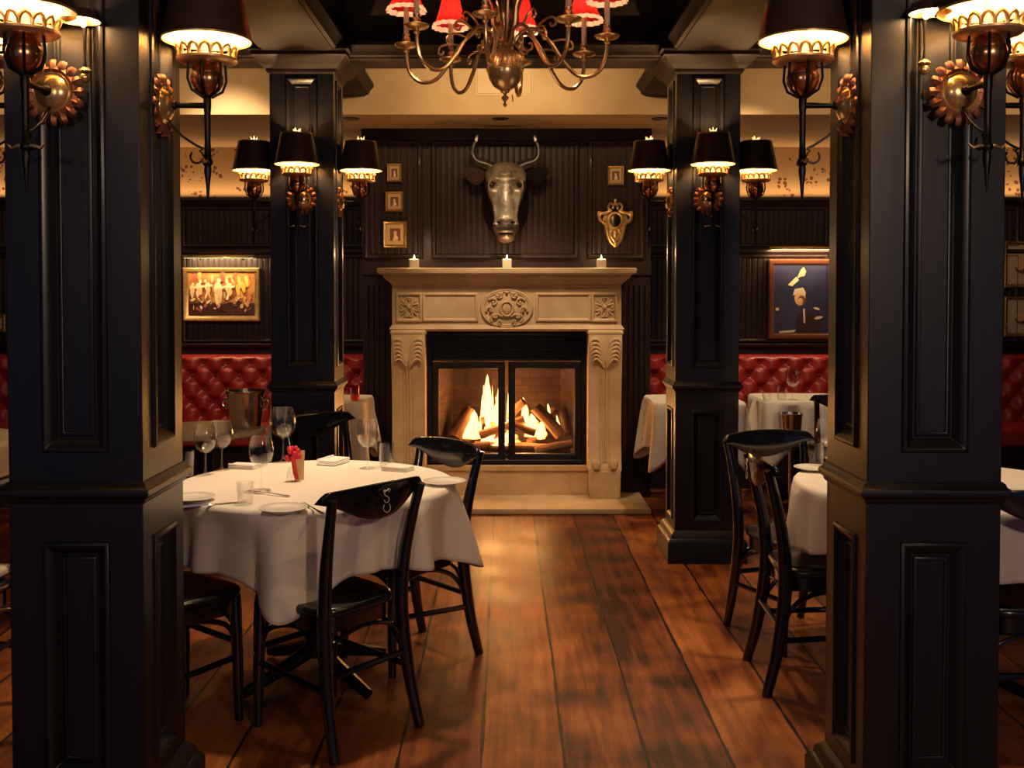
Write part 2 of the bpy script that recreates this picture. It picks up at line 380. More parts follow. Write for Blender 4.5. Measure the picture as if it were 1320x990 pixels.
# ------------------------------------------------------------------ pillars
PW, PD, PXC = .35, .34, 1.12
def make_pillar(label, x, y):
    t = thing('pillar', label, 'pillar', (x, y, 0), group='panelled black pillars'); t['kind'] = 'structure'
    hx, hy, tk = PW / 2, PD / 2, .018
    def clad(z0, z1, pw, za, zb, nm):
        m = MB(); m.box(-hx + tk, hx - tk, -hy + tk, hy - tk, z0, z1)
        for (fx, fy, rz, half) in ((0, -hy, 0, hx), (hx, 0, PI / 2, hy), (0, hy, PI, hx), (-hx, 0, -PI / 2, hy)):
            M = face(fx, fy, 0, rz)
            T0 = m.T; m.T = T0 @ M
            e = half - (.0 if half == hx else .0005)
            ot = [(-e, z0), (e, z0), (e, z1), (-e, z1)]; it = [(-pw / 2, za), (pw / 2, za), (pw / 2, zb), (-pw / 2, zb)]
            m.loft([[(a, b, n_) for a, b in r_] for r_, n_ in ((ot, -tk), (ot, 0), (it, 0), (it, -tk))], wrap=True)
            m.T = T0
            m.rect(M @ Matrix.Translation((0, (za + zb) / 2, 0)), pw, zb - za, [(.014, -.002), (.012, .006), (.003, .009), (-.006, .004), (-.014, -.006), (-.022, -.016), (-.024, -.02)])
            m.rect(M @ Matrix.Translation((0, (za + zb) / 2, -tk)), pw - .062, zb - za - .062, [(.006, -.002), (.0, .005), (-.008, .006), (-.010, -.002)])
        return m.build(nm, LACQ, t, bevel=.002)
    clad(.99, 2.80, .148, 1.095, 2.67, 'shaft')
    clad(.14, .965, .148, .235, .835, 'pedestal')
    m = MB(); m.stack(-hx, hx, -hy, hy, [(-.03, .948), (.003, .948), (.008, .955), (.009, .962), (.019, .968), (.021, .978), (.019, .988), (.012, .992), (.009, 1.000), (.003, 1.006), (-.03, 1.006)])
    m.build('chair_rail', LACQ, t, bevel=.002)
    m = MB(); m.stack(-hx, hx, -hy, hy, [(-.03, 0), (.046, 0), (.046, .115), (.036, .13), (.028, .135), (.024, .155), (.008, .17), (.0, .178), (-.03, .178)])
    m.build('plinth', LACQ, t, bevel=.002)
    m = MB(); m.stack(-hx, hx, -hy, hy, [(-.03, 2.70), (.005, 2.70), (.016, 2.715), (.016, 2.725), (.05, 2.75), (.075, 2.785), (.085, 2.79), (.085, 2.81), (.10, 2.815), (.10, 2.835), (-.03, 2.84)])
    m.build('capital', BEAM, t, bevel=.002)
    return t
pil = make_pillar('tall black panelled pillar nearest the camera at the left edge', -PXC, 2.89)
place(pil, 'tall black panelled pillar nearest the camera at the right edge', (PXC, 2.89, 0))
place(pil, 'black panelled pillar farther back, left of the fireplace', (-PXC, 5.96, 0))
place(pil, 'black panelled pillar farther back, right of the fireplace', (PXC, 5.96, 0))

# ------------------------------------------------------------------ sconces
def make_sconce():
    t = thing('wall_sconce', 'x', 'wall lamp', group='black shaded wall sconces')
    # local: origin on the wall at the rosette, +y away from the wall
    sy = .128
    m = MB(); m.T = Matrix.Rotation(-PI / 2, 4, 'X')
    m.lathe([(.001, .036), (.02, .035), (.038, .026), (.047, .012), (.051, .015), (.055, .009), (.055, 0)], 28)
    m.build('rosette', BRASS, t)
    m = MB(); m.T = Matrix.Rotation(-PI / 2, 4, 'X')
    for k in range(16):
        q = 2 * PI * k / 16; M0 = m.T; m.T = M0 @ Matrix.Rotation(q, 4, 'Z')
        m.loft([[(r, -w, .004 + h), (r, 0, .012 + h), (r, w, .004 + h), (r, 0, h - .004)] for r, w, h in ((.05, .008, .0), (.062, .011, .006), (.074, .0115, .006), (.082, .0105, .002), (.085, .006, -.001))])
        m.T = M0
    m.lathe([(.052, .0), (.052, .012), (.060, .015), (.068, .008), (.068, 0)], 28)
    m.build('petal_rim', COPPER, t)
    m = MB(); m.tube([(0, .0, 0), (0, .06, 0), (0, sy, .0)], [.0085, .0075, .0085], 10); m.ball((0, .035, 0), .014, 12, 8); m.build('arm', IRON, t)
    m = MB()
    pts = [(0, .012, -.02), (0, .03, -.055), (0, .06, -.085), (0, .095, -.108), (0, sy - .012, -.118)]
    cur = [(0, sy - .03 + .018 * math.cos(a), -.14 + .018 * math.sin(a)) for a in [PI / 2 - .5 - i * .55 for i in range(10)]]
    m.tube(pts, [.0035] * 5, 6); m.tube([(0, sy - .012, -.118)] + cur, .0032, 6)
    m.build('scroll', IRON, t)
    m = MB(); m.lathe([(.0085, .03), (.011, .02), (.011, -.005), (.009, -.02), (.0085, -.10), (.010, -.145), (.014, -.150), (.014, -.160), (.009, -.166), (.0105, -.18), (.006, -.215), (.0035, -.25), (.0008, -.268)], 12, c=(0, sy, 0), cap=True)
    m.build('stem', IRON, t)
    m = MB()
    for q in (0, PI):
        d = Vector((math.cos(q), 0, 0)); c0 = Vector((0, sy, -.155))
        m.tube([c0, c0 + d * .02 + Vector((0, 0, .002)), c0 + d * .038 + Vector((0, 0, -.004)), c0 + d * .05 + Vector((0, 0, .007))], [.004, .005, .004, .0015], 6, flat=1.6)
    m.build('leaf_crossbar', BRASS, t)
    m = MB(); m.lathe([(.004, .022), (.016, .026), (.032, .04), (.043, .06), (.044, .078), (.038, .095), (.030, .108), (.026, .112)], 20, c=(0, sy, 0)); m.build('cup', mat('copper_cup', (.72, .33, .15), .22, .95), t)
    m = MB()
    for k in range(6):
        q = 2 * PI * k / 6; d = Vector((math.cos(q), math.sin(q), 0)); c0 = Vector((0, sy, 0))
        m.tube([c0 + d * .012 + Vector((0, 0, .022)), c0 + d * .042 + Vector((0, 0, .04)), c0 + d * .053 + Vector((0, 0, .07)), c0 + d * .05 + Vector((0, 0, .115))], .0038, 6)
    m.build('cage', IRON, t)
    m = MB(); m.lathe([(.02, .113), (.06, .112), (.076, .116), (.082, .121), (.082, .127), (.074, .130), (.02, .128)], 32, c=(0, sy, 0))
    for k in range(16):
        a0, a1 = 2 * PI * k / 16, 2 * PI * (k + 1) / 16; R = .076
        P = lambda a, z, r=R: (r * math.cos(a), sy + r * math.sin(a), z)
        am = (a0 + a1) / 2
        m.tube([P(a0, .128), P(a0 + .02, .142), P(a0 + .09, .152, R + .004), P(am, .157, R + .006), P(a1 - .09, .152, R + .004), P(a1 - .02, .142), P(a1, .128)], .0052, 6)
    m.build('gallery', mat('gallery_gilt', (.78, .50, .25), .35, .7), t)
    m = MB(); m.lathe([(.014, .128), (.012, .135), (.012, .205), (.010, .21)], 14, c=(0, sy, 0), cap=True); m.build('candle_sleeve', CANDLE, t)
    m = MB(); m.lathe([(.006, .21), (.013, .225), (.014, .24), (.009, .262), (.003, .28), (.0006, .286)], 12, c=(0, sy, 0), cap=True); m.build('bulb', BULB, t)
    m = MB(); th = .002
    m.lathe([(.122, .178), (.088, .338)], 40, c=(0, sy, 0)); m.mi = 1
    m.lathe([(.122 - th, .178), (.088 - th, .338)], 40, c=(0, sy, 0))
    sh = m.build('shade', [SHADEO, SHADEI], t)
    for r, z in ((.1215, .1775), (.0875, .3385)):
        m = MB(); m.lathe([(r - .003, z - .002), (r + .0015, z - .002), (r + .0015, z + .003), (r - .003, z + .003), (r - .003, z - .002)], 40, c=(0, sy, 0))
        m.build('shade_trim', BRASS, sh)
    m = MB()
    for q in (0, PI / 2, PI, 1.5 * PI): m.tube([(0, sy, .318), (.086 * math.cos(q), sy + .086 * math.sin(q), .330)], .0016, 5)
    m.tube([(0, sy, .285), (0, sy, .335)], .003, 6)
    for k in range(6):
        q = 2 * PI * k / 6 + .3; m.tube([(0, sy, .333), (.010 * math.cos(q), sy + .010 * math.sin(q), .348), (.022 * math.cos(q), sy + .022 * math.sin(q), .366 + .006 * (k % 2))], [.006, .007, .0012], 6)
    m.build('finial', mat('finial_cream', (.9, .82, .66), .4, .2), t)  # cream colour stands in for the bulb's glint on the finial
    light('POINT', (0, sy, .262), SCW, WARM, t, .022)
    return t
SCW = 15.0
SZ = 2.013
def sc_loc(px_s, y, facedir, off=0):
    hx, hy = PW / 2, PD / 2; x = px_s * PXC
    return {'front': ((x + off, y - hy - abs(off) * .25, SZ), PI + off * 3.2), 'right': ((x + hx, y, SZ), -PI / 2), 'left': ((x - hx, y, SZ), PI / 2)}[facedir]
sco = make_sconce()
spec = [
 (-1, 2.89, 'front', -.04, 'black shaded sconce on the front face of the near left pillar, beside a tiny lamp'),
 (-1, 2.89, 'right', 0, 'large black shaded sconce on the aisle side of the near left pillar'),
 (-1, 2.89, 'left', 0, 'black shaded sconce on the outer side of the near left pillar, mostly cut off'),
 (1, 2.89, 'front', .045, 'black shaded sconce on the front face of the near right pillar, beside a tiny lamp'),
 (1, 2.89, 'left', 0, 'large black shaded sconce on the aisle side of the near right pillar'),
 (1, 2.89, 'right', 0, 'black shaded sconce on the outer side of the near right pillar, partly cut off'),
 (-1, 5.96, 'front', 0, 'middle one of three black shaded sconces on the far left pillar'),
 (-1, 5.96, 'left', 0, 'black shaded sconce on the far left pillar, over the lit painting'),
 (-1, 5.96, 'right', 0, 'black shaded sconce on the far left pillar, beside the small framed pictures'),
 (1, 5.96, 'front', 0, 'middle one of three black shaded sconces on the far right pillar'),
 (1, 5.96, 'right', 0, 'black shaded sconce on the far right pillar, above the blue portrait'),
 (1, 5.96, 'left', 0, 'black shaded sconce on the far right pillar, beside the gilt mirror')]
for i, (sx, y, fd, off, lab) in enumerate(spec):
    loc, rz = sc_loc(sx, y, fd, off)
    if i == 0: sco.location = loc; sco.rotation_euler = (0, 0, rz); sco['label'] = lab
    else: place(sco, lab, loc, rz)
# tiny candle lamps beside the two front rosettes
def make_minilamp():
    t = thing('candle_lamp', 'x', 'wall lamp', group='tiny shaded candle lamps on the near pillars')
    m = MB(); m.ball((0, .022, 0), .014, 12, 8); m.lathe([(.013, .012), (.017, .016), (.013, .022), (.006, .026)], 12, c=(0, .022, 0)); m.tube([(0, 0, 0), (0, .022, 0)], .005, 6)
    m.build('ball_mount', BRASS, t)
    m = MB(); m.lathe([(.005, .024), (.0025, .05), (.004, .10), (.0065, .125)], 10, c=(0, .022, 0), cap=True); m.build('stem', IRON, t)
    m = MB(); m.ball((0, .03, .137), (.009, .009, .012), 10, 7); m.build('bulb', BULB, t)
    m = MB(); c = (0, .054, 0)
    m.lathe([(.052, .135), (.034, .162)], 28, c=c); m.mi = 1; m.lathe([(.0505, .135), (.0325, .162)], 28, c=c)
    m.build('shade', [SHADEO, SHADEI], t)
    light('POINT', (0, .05, .142), .9, WARM, t, .01)
    return t
ml = make_minilamp()
yf = 2.89 - PD / 2
p = at(114, 102, yf); ml.location = (p.x, yf, p.z); ml.rotation_euler = (0, 0, PI); ml['label'] = 'tiny shaded candle lamp on the near left pillar beside its front sconce'
p = at(1187, 92, yf); place(ml, 'tiny shaded candle lamp on the near right pillar beside its front sconce', (p.x, yf, p.z), PI)

# ------------------------------------------------------------------ chandelier
CHX, CHY, CHZ = 0, 4.4, 2.425
ch = thing('chandelier', 'large brass chandelier with curled arms and red candle shades', 'chandelier', (CHX, CHY, CHZ))
m = MB(); m.lathe([(.0008, -.152), (.006, -.147), (.009, -.14), (.004, -.133), (.005, -.127), (.014, -.118), (.016, -.111), (.007, -.102), (.007, -.096), (.018, -.089), (.02, -.083), (.03, -.077), (.05, -.062), (.066, -.036), (.073, -.012), (.074, -.002), (.079, .0), (.079, .006), (.073, .008), (.070, .03), (.058, .062), (.042, .083), (.03, .09), (.026, .10), (.03, .112), (.024, .125), (.018, .16), (.02, .2), (.034, .225), (.03, .25), (.018, .27), (.022, .34), (.04, .38), (.05, .42), (.035, .46), (.018, .49), (.012, .52)], 40)
for k in range(20):
    q = 2 * PI * k / 20; c, s_ = math.cos(q), math.sin(q)
    m.tube([(r * c, r * s_, z) for r, z in ((.071, .010), (.069, .032), (.057, .064), (.041, .085))], [.006, .008, .006, .003], 6)
m.tube([(.03, .0, -.10), (.034, -.02, -.13)], .003, 6)
m.build('body', BRASS, ch)
m = MB(); m.tube([(0, 0, .5), (0, 0, .66)], .008, 8); m.lathe([(.06, .69), (.05, .67), (.02, .655), (.008, .65)], 20)
m.build('stem_and_canopy', BRASS, ch)
m = MB()
for k in range(8):
    q = 2 * PI * k / 8 + .2; c, s_ = math.cos(q), math.sin(q)
    m.tube([(r * c, r * s_, z) for r, z in ((.022, .13), (.05, .19), (.055, .26), (.075, .31), (.09, .30))], [.006, .009, .007, .006, .002], 6, flat=1.8)
m.build('leaf_corona', BRASS, ch)
ARM_L = [(.028, .105), (.075, .16), (.13, .165), (.19, .11), (.245, .03), (.30, -.028), (.36, -.035), (.405, .0), (.422, .05), (.425, .098)]
def smooth_path(P, n=5):
    P = [Vector(p) for p in P]; out = []
    for i in range(len(P) - 1):
        a, b, c, d = P[max(i - 1, 0)], P[i], P[i + 1], P[min(i + 2, len(P) - 1)]
        for j in range(n):
            t = j / n; out.append(.5 * ((2 * b) + (c - a) * t + (2 * a - 5 * b + 4 * c - d) * t * t + (3 * b - a - 3 * c + d) * t ** 3))
    out.append(P[-1]); return out
arm0 = None
for k in range(8):
    q = math.radians(-10 + 45 * k)
    if arm0 is None:
        m = MB(); m.tube(smooth_path([(r, 0, z) for r, z in ARM_L]), .0085, 8); arm = m.build('arm', BRASS, ch)
        m = MB()
        m.tube(smooth_path([(.13, 0, .165), (.16, 0, .20), (.2, 0, .215), (.215, 0, .19), (.195, 0, .178), (.19, 0, .193)]), .0055, 6)
        m.tube(smooth_path([(.19, 0, .11), (.235, 0, .12), (.275, 0, .11), (.285, 0, .085), (.268, 0, .078), (.263, 0, .092)]), .005, 6)
        m.tube(smooth_path([(.075, 0, .16), (.07, 0, .11), (.09, 0, .08), (.115, 0, .09), (.112, 0, .11), (.1, 0, .108)]), .005, 6)
        m.build('scroll', BRASS, arm)
        m = MB(); c = (.425, 0, 0); m.lathe([(.006, .09), (.014, .098), (.01, .106), (.022, .112), (.045, .118), (.052, .126), (.05, .129), (.02, .122), (.012, .126), (.014, .142), (.018, .150), (.013, .158), (.016, .17), (.012, .172)], 24, c=c); m.build('drip_pan', BRASS, arm)
        m = MB(); m.lathe([(.0115, .165), (.0115, .29), (.006, .295)], 12, c=c, cap=True); m.build('candle', CANDLE, arm)
        m = MB(); m.lathe([(.005, .295), (.010, .31), (.009, .325), (.002, .345)], 10, c=c, cap=True); m.build('bulb', mat('chandelier_bulb', (1, .8, .5), .4, emit=(1, .6, .3), es=6), arm)
        m = MB(); m.lathe([(.074, .283), (.062, .303), (.048, .348), (.036, .408), (.030, .433)], 48, c=c, wave=(12, .05)); sh = m.build('shade', REDSH, arm)
        m = MB(); m.lathe([(.083, .263), (.078, .274), (.074, .284)], 60, c=c, wave=(15, .07)); m.build('frill', FRILL, sh)
        light('POINT', (.425, 0, .318), 5, (1, .52, .28), arm, .012)
        arm.rotation_euler = (0, 0, q); arm0 = arm
    else:
        c_ = copy_tree(arm0, ch); c_.rotation_euler = (0, 0, q)

# ------------------------------------------------------------------ fireplace mantel
MT = thing('fireplace_mantel', 'carved cream limestone fireplace surround with deep mantel shelf', 'fireplace', (CX, 7.55, 0))
YF = -.15       # front plane of the frieze in mantel coordinates (world 7.40)
YB = DBR - 7.55
m = MB(); m.stack(-.80, .80, YF, YB, [(0, 1.535), (.012, 1.545), (.012, 1.556), (.03, 1.575), (.06, 1.60), (.066, 1.606), (.066, 1.618), (.082, 1.625), (.10, 1.632), (.105, 1.65), (.105, 1.668), (.095, 1.672), (0, 1.672)], B=0)
m.build('mantel_shelf', STONE, MT, bevel=.002)
m = MB(); m.box(-.81, .81, YF, YB, 1.255, 1.537)
m.stack(-.81, .81, YF, YB, [(.0, 1.225), (.012, 1.23), (.02, 1.242), (.012, 1.254), (.008, 1.262), (0, 1.27)], B=0)
for s in (-1, 1):
    m.rect(XZ(s * .40, YF, 1.395), .36, .17, [(.018, -.002), (.014, .010), (.004, .012), (-.008, .002), (-.008, -.002)])
    m.rect(XZ(s * .69, YF, 1.395), .15, .17, [(.02, -.002), (.016, .012), (.004, .014), (-.006, .004), (-.006, -.002)])
m.build('frieze', STONE, MT, bevel=.0015)
def scrolls(m, cx, cz, y, sc_, spec_, r=.006):
    for pts in spec_:
        m.tube(smooth_path([(cx + x * sc_, y - .004, cz + z * sc_) for x, z in pts], 4), [r] * (4 * (len(pts) - 1)) + [r * .5], 6)
leafs = []
for k in range(4):
    q = PI / 4 + k * PI / 2; c, s_ = math.cos(q), math.sin(q)
    for sg in (-1, 1):
        leafs.append([(0, 0), (.45 * c - sg * .12 * s_, .45 * s_ + sg * .12 * c), (.8 * c - sg * .4 * s_, .8 * s_ + sg * .4 * c), (.55 * c - sg * .62 * s_, .55 * s_ + sg * .62 * c), (.42 * c - sg * .42 * s_, .42 * s_ + sg * .42 * c)])
    leafs.append([(0, 0), (.5 * c, .5 * s_), (1.05 * c, 1.05 * s_)])
for s in (-1, 1):
    m = MB(); scrolls(m, s * .69, 1.395, YF, .075, leafs, .0065); m.ball((s * .69, YF - .004, 1.395), (.018, .012, .018)); m.build('leaf_carving', STONE, MT)
m = MB()                          # centre medallion
m.loft([[(.178 * r * math.cos(2 * PI * j / 40), YF - h, 1.388 + .128 * r * math.sin(2 * PI * j / 40)) for j in range(40)] for r, h in ((1, -.003), (.98, .012), (.92, .014), (.86, .006), (.5, .014), (.15, .018))])
m.tube([(.178 * math.cos(2 * PI * j / 40), YF - .008, 1.388 + .131 * math.sin(2 * PI * j / 40)) for j in range(41)], .009, 8)
for sg in (-1, 1):
    for (x0, z0, rr, rot) in ((.095, .045, .034, .5), (.115, -.012, .030, -.3), (.085, -.062, .032, -1.1), (.045, -.092, .022, -1.6), (.055, .088, .024, 1.2)):
        pts = []
        for i_ in range(15):
            a_ = i_ / 14 * 4.6 + rot; r_c = rr * (1 - .62 * i_ / 14); pts.append((sg * (x0 + r_c * math.cos(a_)), YF - .016 - .01 * (i_ / 14), 1.385 + z0 + r_c * math.sin(a_)))
        m.tube(pts, [.009 - .004 * i_ / 14 for i_ in range(15)], 6)
        m.ball((sg * x0, YF - .022, 1.385 + z0), (rr * .3, .012, rr * .3), 10, 6)
    m.tube(smooth_path([(sg * .03, YF - .02, 1.33), (sg * .07, YF - .024, 1.345), (sg * .10, YF - .018, 1.32)], 4), [.008] * 8 + [.004], 6)
for k in range(7):
    q = PI * (k + .5) / 7; m.ball((.085 * math.cos(q), YF - .016, 1.44 + .06 * math.sin(q)), .013, 8, 6)
m.tube([(.045 * math.cos(2 * PI * j / 24), YF - .024, 1.385 + .05 * math.sin(2 * PI * j / 24)) for j in range(25)], .008, 8)
m.ball((0, YF - .012, 1.385), (.036, .018, .042)); m.tube([(0, YF - .031, 1.352), (0, YF - .033, 1.385), (0, YF - .030, 1.42)], .005, 6)
m.build('medallion', STONE, MT)
for s in (-1, 1):                 # console legs
    cx = s * .695
    prof = [(0, .235), (0, 1.235)]
    front = [(1.235, -.03), (1.17, -.04), (1.08, -.045), (.98, -.03), (.86, -.008), (.70, .008), (.50, .012), (.38, .004), (.30, -.012), (.27, -.02), (.25, -.03), (.235, -.03)]
    m = MB(); poly = [(y + YF, z) for z, y in front] + [(YB, .235), (YB, 1.235)]
    Mx = Matrix(((0, 0, 1, 0), (1, 0, 0, 0), (0, 1, 0, 0), (0, 0, 0, 1)))
    T0 = m.T; m.T = Matrix.Translation((cx, 0, 0)); m.prism(poly, -.118, .118, Mx); m.T = T0
    m.stack(cx - .118, cx + .118, YF - .03, YB, [(0, 1.20), (.008, 1.206), (.008, 1.225), (0, 1.232)], B=0)
    leg = m.build('leg', STONE, MT, bevel=.004)
    def yfront(z):
        for (z1, y1), (z0, y0) in zip(front, front[1:]):
            if z0 <= z <= z1: return YF + y0 + (y1 - y0) * (z - z0) / max(z1 - z0, 1e-6)
        return YF
    m = MB()
    for sg in (-1, 1):
        for i in range(6):
            a = i / 5
            pts = [(.0 + sg * .008, .965 + .01 * i), (sg * (.028 + .012 * a), 1.0 + .03 * i), (sg * (.055 + .03 * a), 1.03 + .028 * i), (sg * (.085 + .018 * a), 1.02 + .026 * i), (sg * (.088 + .016 * a), .995 + .026 * i)]
            m.tube(smooth_path([(cx + x, yfront(z) - .006, z) for x, z in pts], 4), [.007, .008, .010, .011, .012, .013, .013, .014, .013, .013, .012, .011, .010, .009, .008, .007, .005], 7)
        for w in (.010, .034): m.tube([(cx + sg * w, yfront(z) - .002, z) for z in (.97 - w, .86, .7, .5, .38, .3)], .007 if w < .02 else .004, 7)
        m.tube([(cx + sg * .06, yfront(z) - .004, z) for z in (.31, .29, .27, .25)], [.03, .034, .03, .02], 8)
    m.build('acanthus_carving', STONE, leg)
    m = MB(); m.box(cx - .11, cx + .11, YF - .035, YB, .04, .236); m.build('leg_block', STONE, leg, bevel=.004)
m = MB(); m.box(-.585, .585, -.03, YB, .04, .245); m.box(-.585, .585, -.04, YB, .215, .25); m.build('riser', STONE, MT, bevel=.003)
m = MB(); m.stack(-.97, .97, 7.03 - 7.55, YB + .0, [(0, 0), (.004, .004), (.004, .03), (0, .04)], B=0)
tag(m.build('hearth_slab', STONE, None, bevel=.004), 'pale stone hearth slab on the floor before the fireplace', 'hearth').location = (CX, 7.55, 0)

# ------------------------------------------------------------------ firebox insert
FB = thing('fireplace_insert', 'black steel fireplace insert with two glass doors', 'fireplace insert', (CX, DBR, 0))
Y0 = -.085
m = MB(); W = .578
m.box(-W, -.545, Y0, 0, .25, 1.225); m.box(.545, W, Y0, 0, .25, 1.225); m.box(-.545, .545, Y0, 0, 1.18, 1.225); m.box(-.545, .545, Y0, 0, .25, .275)
m.rect(XZ(0, Y0, .735), 2 * W - .05, .92, [(.012, 0), (.012, .008), (-.006, .012), (-.014, .004), (-.014, 0)])
m.build('outer_frame', BLACKM, FB, bevel=.002)
m = MB()
for i in range(11): z = 1.03 + i * .0135; m.box(-.545, .545, Y0 + .012 + .004 * (i % 2), -.02, z, z + .008)
m.box(-.545, .545, Y0 + .004, 0, 1.005, 1.022); m.box(-.545, .545, -.03, 0, 1.02, 1.18)
m.build('vent_grille', BLACKM, FB, bevel=.001)
for s in (-1, 1):
    a, b = sorted((s * .012, s * .54)); cx = (a + b) / 2; w = b - a
    m = MB(); m.rect(XZ(cx, Y0 + .03, .64), w, .715, [(0, 0), (0, .03), (-.008, .036), (-.042 if 1 else 0, .036), (-.05, .028), (-.05, 0)])
    d = m.build('door', BLACKM, FB, bevel=.0015)
    m = MB(); m.box(a + .045, b - .045, Y0 + .012, Y0 + .016, .64 - .31, .64 + .31); m.build('pane', FGLASS, d)
    m = MB(); hx = s * .028; m.tube([(hx, Y0 - .004, .335), (hx, Y0 - .03, .345), (hx, Y0 - .03, .40), (hx, Y0 - .004, .41)], .006, 8); m.build('handle', BLACKM, d)
# lining (open box behind the doors)
m = MB(); xa, xb, ya, yb, za, zb = -.54, .54, -.0, .55, .262, 1.16
lin = [((xa, ya), (xa + .12, yb)), ((xa + .12, yb), (xb - .12, yb)), ((xb - .12, yb), (xb, ya))]
for (p0, p1) in lin:
    d = (Vector(p1) - Vector(p0)).normalized(); nrm = Vector((-d.y, d.x)) * .012
    m.loft([[(p0[0], p0[1], z), (p1[0], p1[1], z), (p1[0] + nrm.x, p1[1] + nrm.y, z), (p0[0] + nrm.x, p0[1] + nrm.y, z)] for z in (za, zb)])
m.box(xa, xb, ya, yb, za - .012, za); m.box(xa, xb, ya, yb, zb, zb + .01)
m.build('brick_lining', BRICK, FB)
m = MB()
for x in [-.4 + .08 * i for i in range(11)]: m.tube([(x, .12, .30), (x, .40, .31)], .007, 6)
m.tube([(-.42, .12, .285), (.42, .12, .285)], .011, 8); m.tube([(-.42, .12, .265), (-.42, .12, .37)], .010, 8); m.tube([(.42, .12, .265), (.42, .12, .37)], .010, 8)
for x in (-.42, .42): m.tube([(x, .4, .264), (x, .4, .31)], .008, 6)
grate = tag(m.build('fire_grate', BLACKM), 'black iron grate holding the burning logs inside the fireplace', 'grate'); grate.location = (CX, DBR, 0)
m = MB()
n = 36; rows = []
for j in range(10):
    rows.append([(-.40 + .80 * i / n, .04 + .42 * j / 9, .2635 + .02 * random.random() * math.sin(PI * i / n) * math.sin(PI * j / 9)) for i in range(n + 1)])
m.loft(rows, closed=False); tag(m.build('ash_bed', ASH), 'dark bed of ash under the burning logs', 'ash', kind='stuff').location = (CX, DBR, 0)

def P_f(px, py, d): v = at(px, py, DBR + d); return Vector((v.x, v.y, v.z))
def log(p0, p1, r, label, sub=False):
    p0, p1 = Vector(p0), Vector(p1); ax = (p1 - p0); L = ax.length
    q = Vector((0, 0, 1)).rotation_difference(ax.normalized()).to_matrix().to_4x4()
    n, k = 14, 10; rng = random.Random(int(p0.x * 1e4)); ph = rng.random() * 6
    rings = []
    for i in range(k + 1):
        z = L * i / k; off = .006 * math.sin(3 * i / k + ph)
        rings.append([((r * (1 + .10 * math.sin(3 * a + ph + i * .2) + .05 * rng.uniform(-1, 1))) * math.cos(a) + off, (r * (1 + .10 * math.sin(2 * a + ph))) * math.sin(a), z) for a in [2 * PI * j / n for j in range(n)]])
    m = MB(); m.loft(rings, cap0=False, cap1=False)
    o = thing('fire_log', label, 'log', p0, group='burning logs in the fireplace')
    o.rotation_euler = q.to_euler()
    m.build('bark', LOGM, o)
    m = MB()
    for rg in (rings[0], rings[-1]):
        c0 = Vector((sum(p[0] for p in rg) / n, sum(p[1] for p in rg) / n, rg[0][2]))
        m.loft([[tuple(c0 + (Vector(p) - c0) * f) for p in rg] for f in (1.0, .96, .5, .02)], cap0=False)
    m.build('cut_end', LOGE, o)
    return o
log(P_f(612, 575, .16), P_f(735, 580, .14), .035, 'long burning log lying across the front of the grate')
log(P_f(586, 566, .22), P_f(606, 530, .36), .056, 'split log standing at the left end of the fire')
log(P_f(618, 560, .2), P_f(676, 541, .2), .032, 'log sloping behind the left glass door bar in the fire')
log(P_f(656, 538, .25), P_f(676, 518, .18), .028, 'short log leaning upward right of the tallest flame')
log(P_f(722, 562, .2), P_f(690, 525, .24), .044, 'log leaning left at the right side of the fire')
log(P_f(736, 558, .26), P_f(724, 530, .38), .046, 'log standing at the right end of the fire')
log(P_f(656, 546, .15), P_f(690, 557, .15), .028, 'log lying in the middle of the fire behind the right door')
log(P_f(705, 578, .22), P_f(652, 572, .25), .034, 'charred log behind the front log of the fire')
def flame(px, base, top, w, d, lean, label):
    p0, p1 = P_f(px, base, d), P_f(px + lean, top, d); h = p1.z - p0.z; hw = w * (DBR + d) / F / 2
    rg = random.Random(px * 7 + base); m = MB()
    tongues = [(0, 1.0, 1.0)] + [(rg.uniform(-.75, .75), rg.uniform(.5, .82), rg.uniform(.35, .6)) for _ in range(3)]
    for off, hf, wf in tongues:
        k, n = 14, 12; rings = []; ph = rg.uniform(0, 6); sway = rg.uniform(.25, .6) * (-1 if rg.random() < .6 else 1)
        for i in range(k + 1):
            t = i / k; rr = hw * wf * (1.2 * (t + .2) ** .45 * (1 - t) ** (.75 + .3 * rg.random() * t) * (1 + .16 * math.sin(11 * t + ph)) + .004) * 1.1
            cx = (p1.x - p0.x) * t + hw * (off * (1 - .35 * t) + sway * (.5 * math.sin(4.5 * t + ph) * t + t * t * .5)); cy = .35 * hw * math.cos(4 * t + ph)
            rings.append([(cx + rr * (1 + .25 * math.sin(2 * a + 5 * t + ph)) * math.cos(a), cy + rr * .6 * math.sin(a), h * hf * t) for a in [2 * PI * j / n for j in range(n)]])
        m.loft(rings)
    o = m.build('flame', FLAME, None, smooth=180); o.location = p0
    return tag(o, label, 'flame', 'flames in the fireplace')
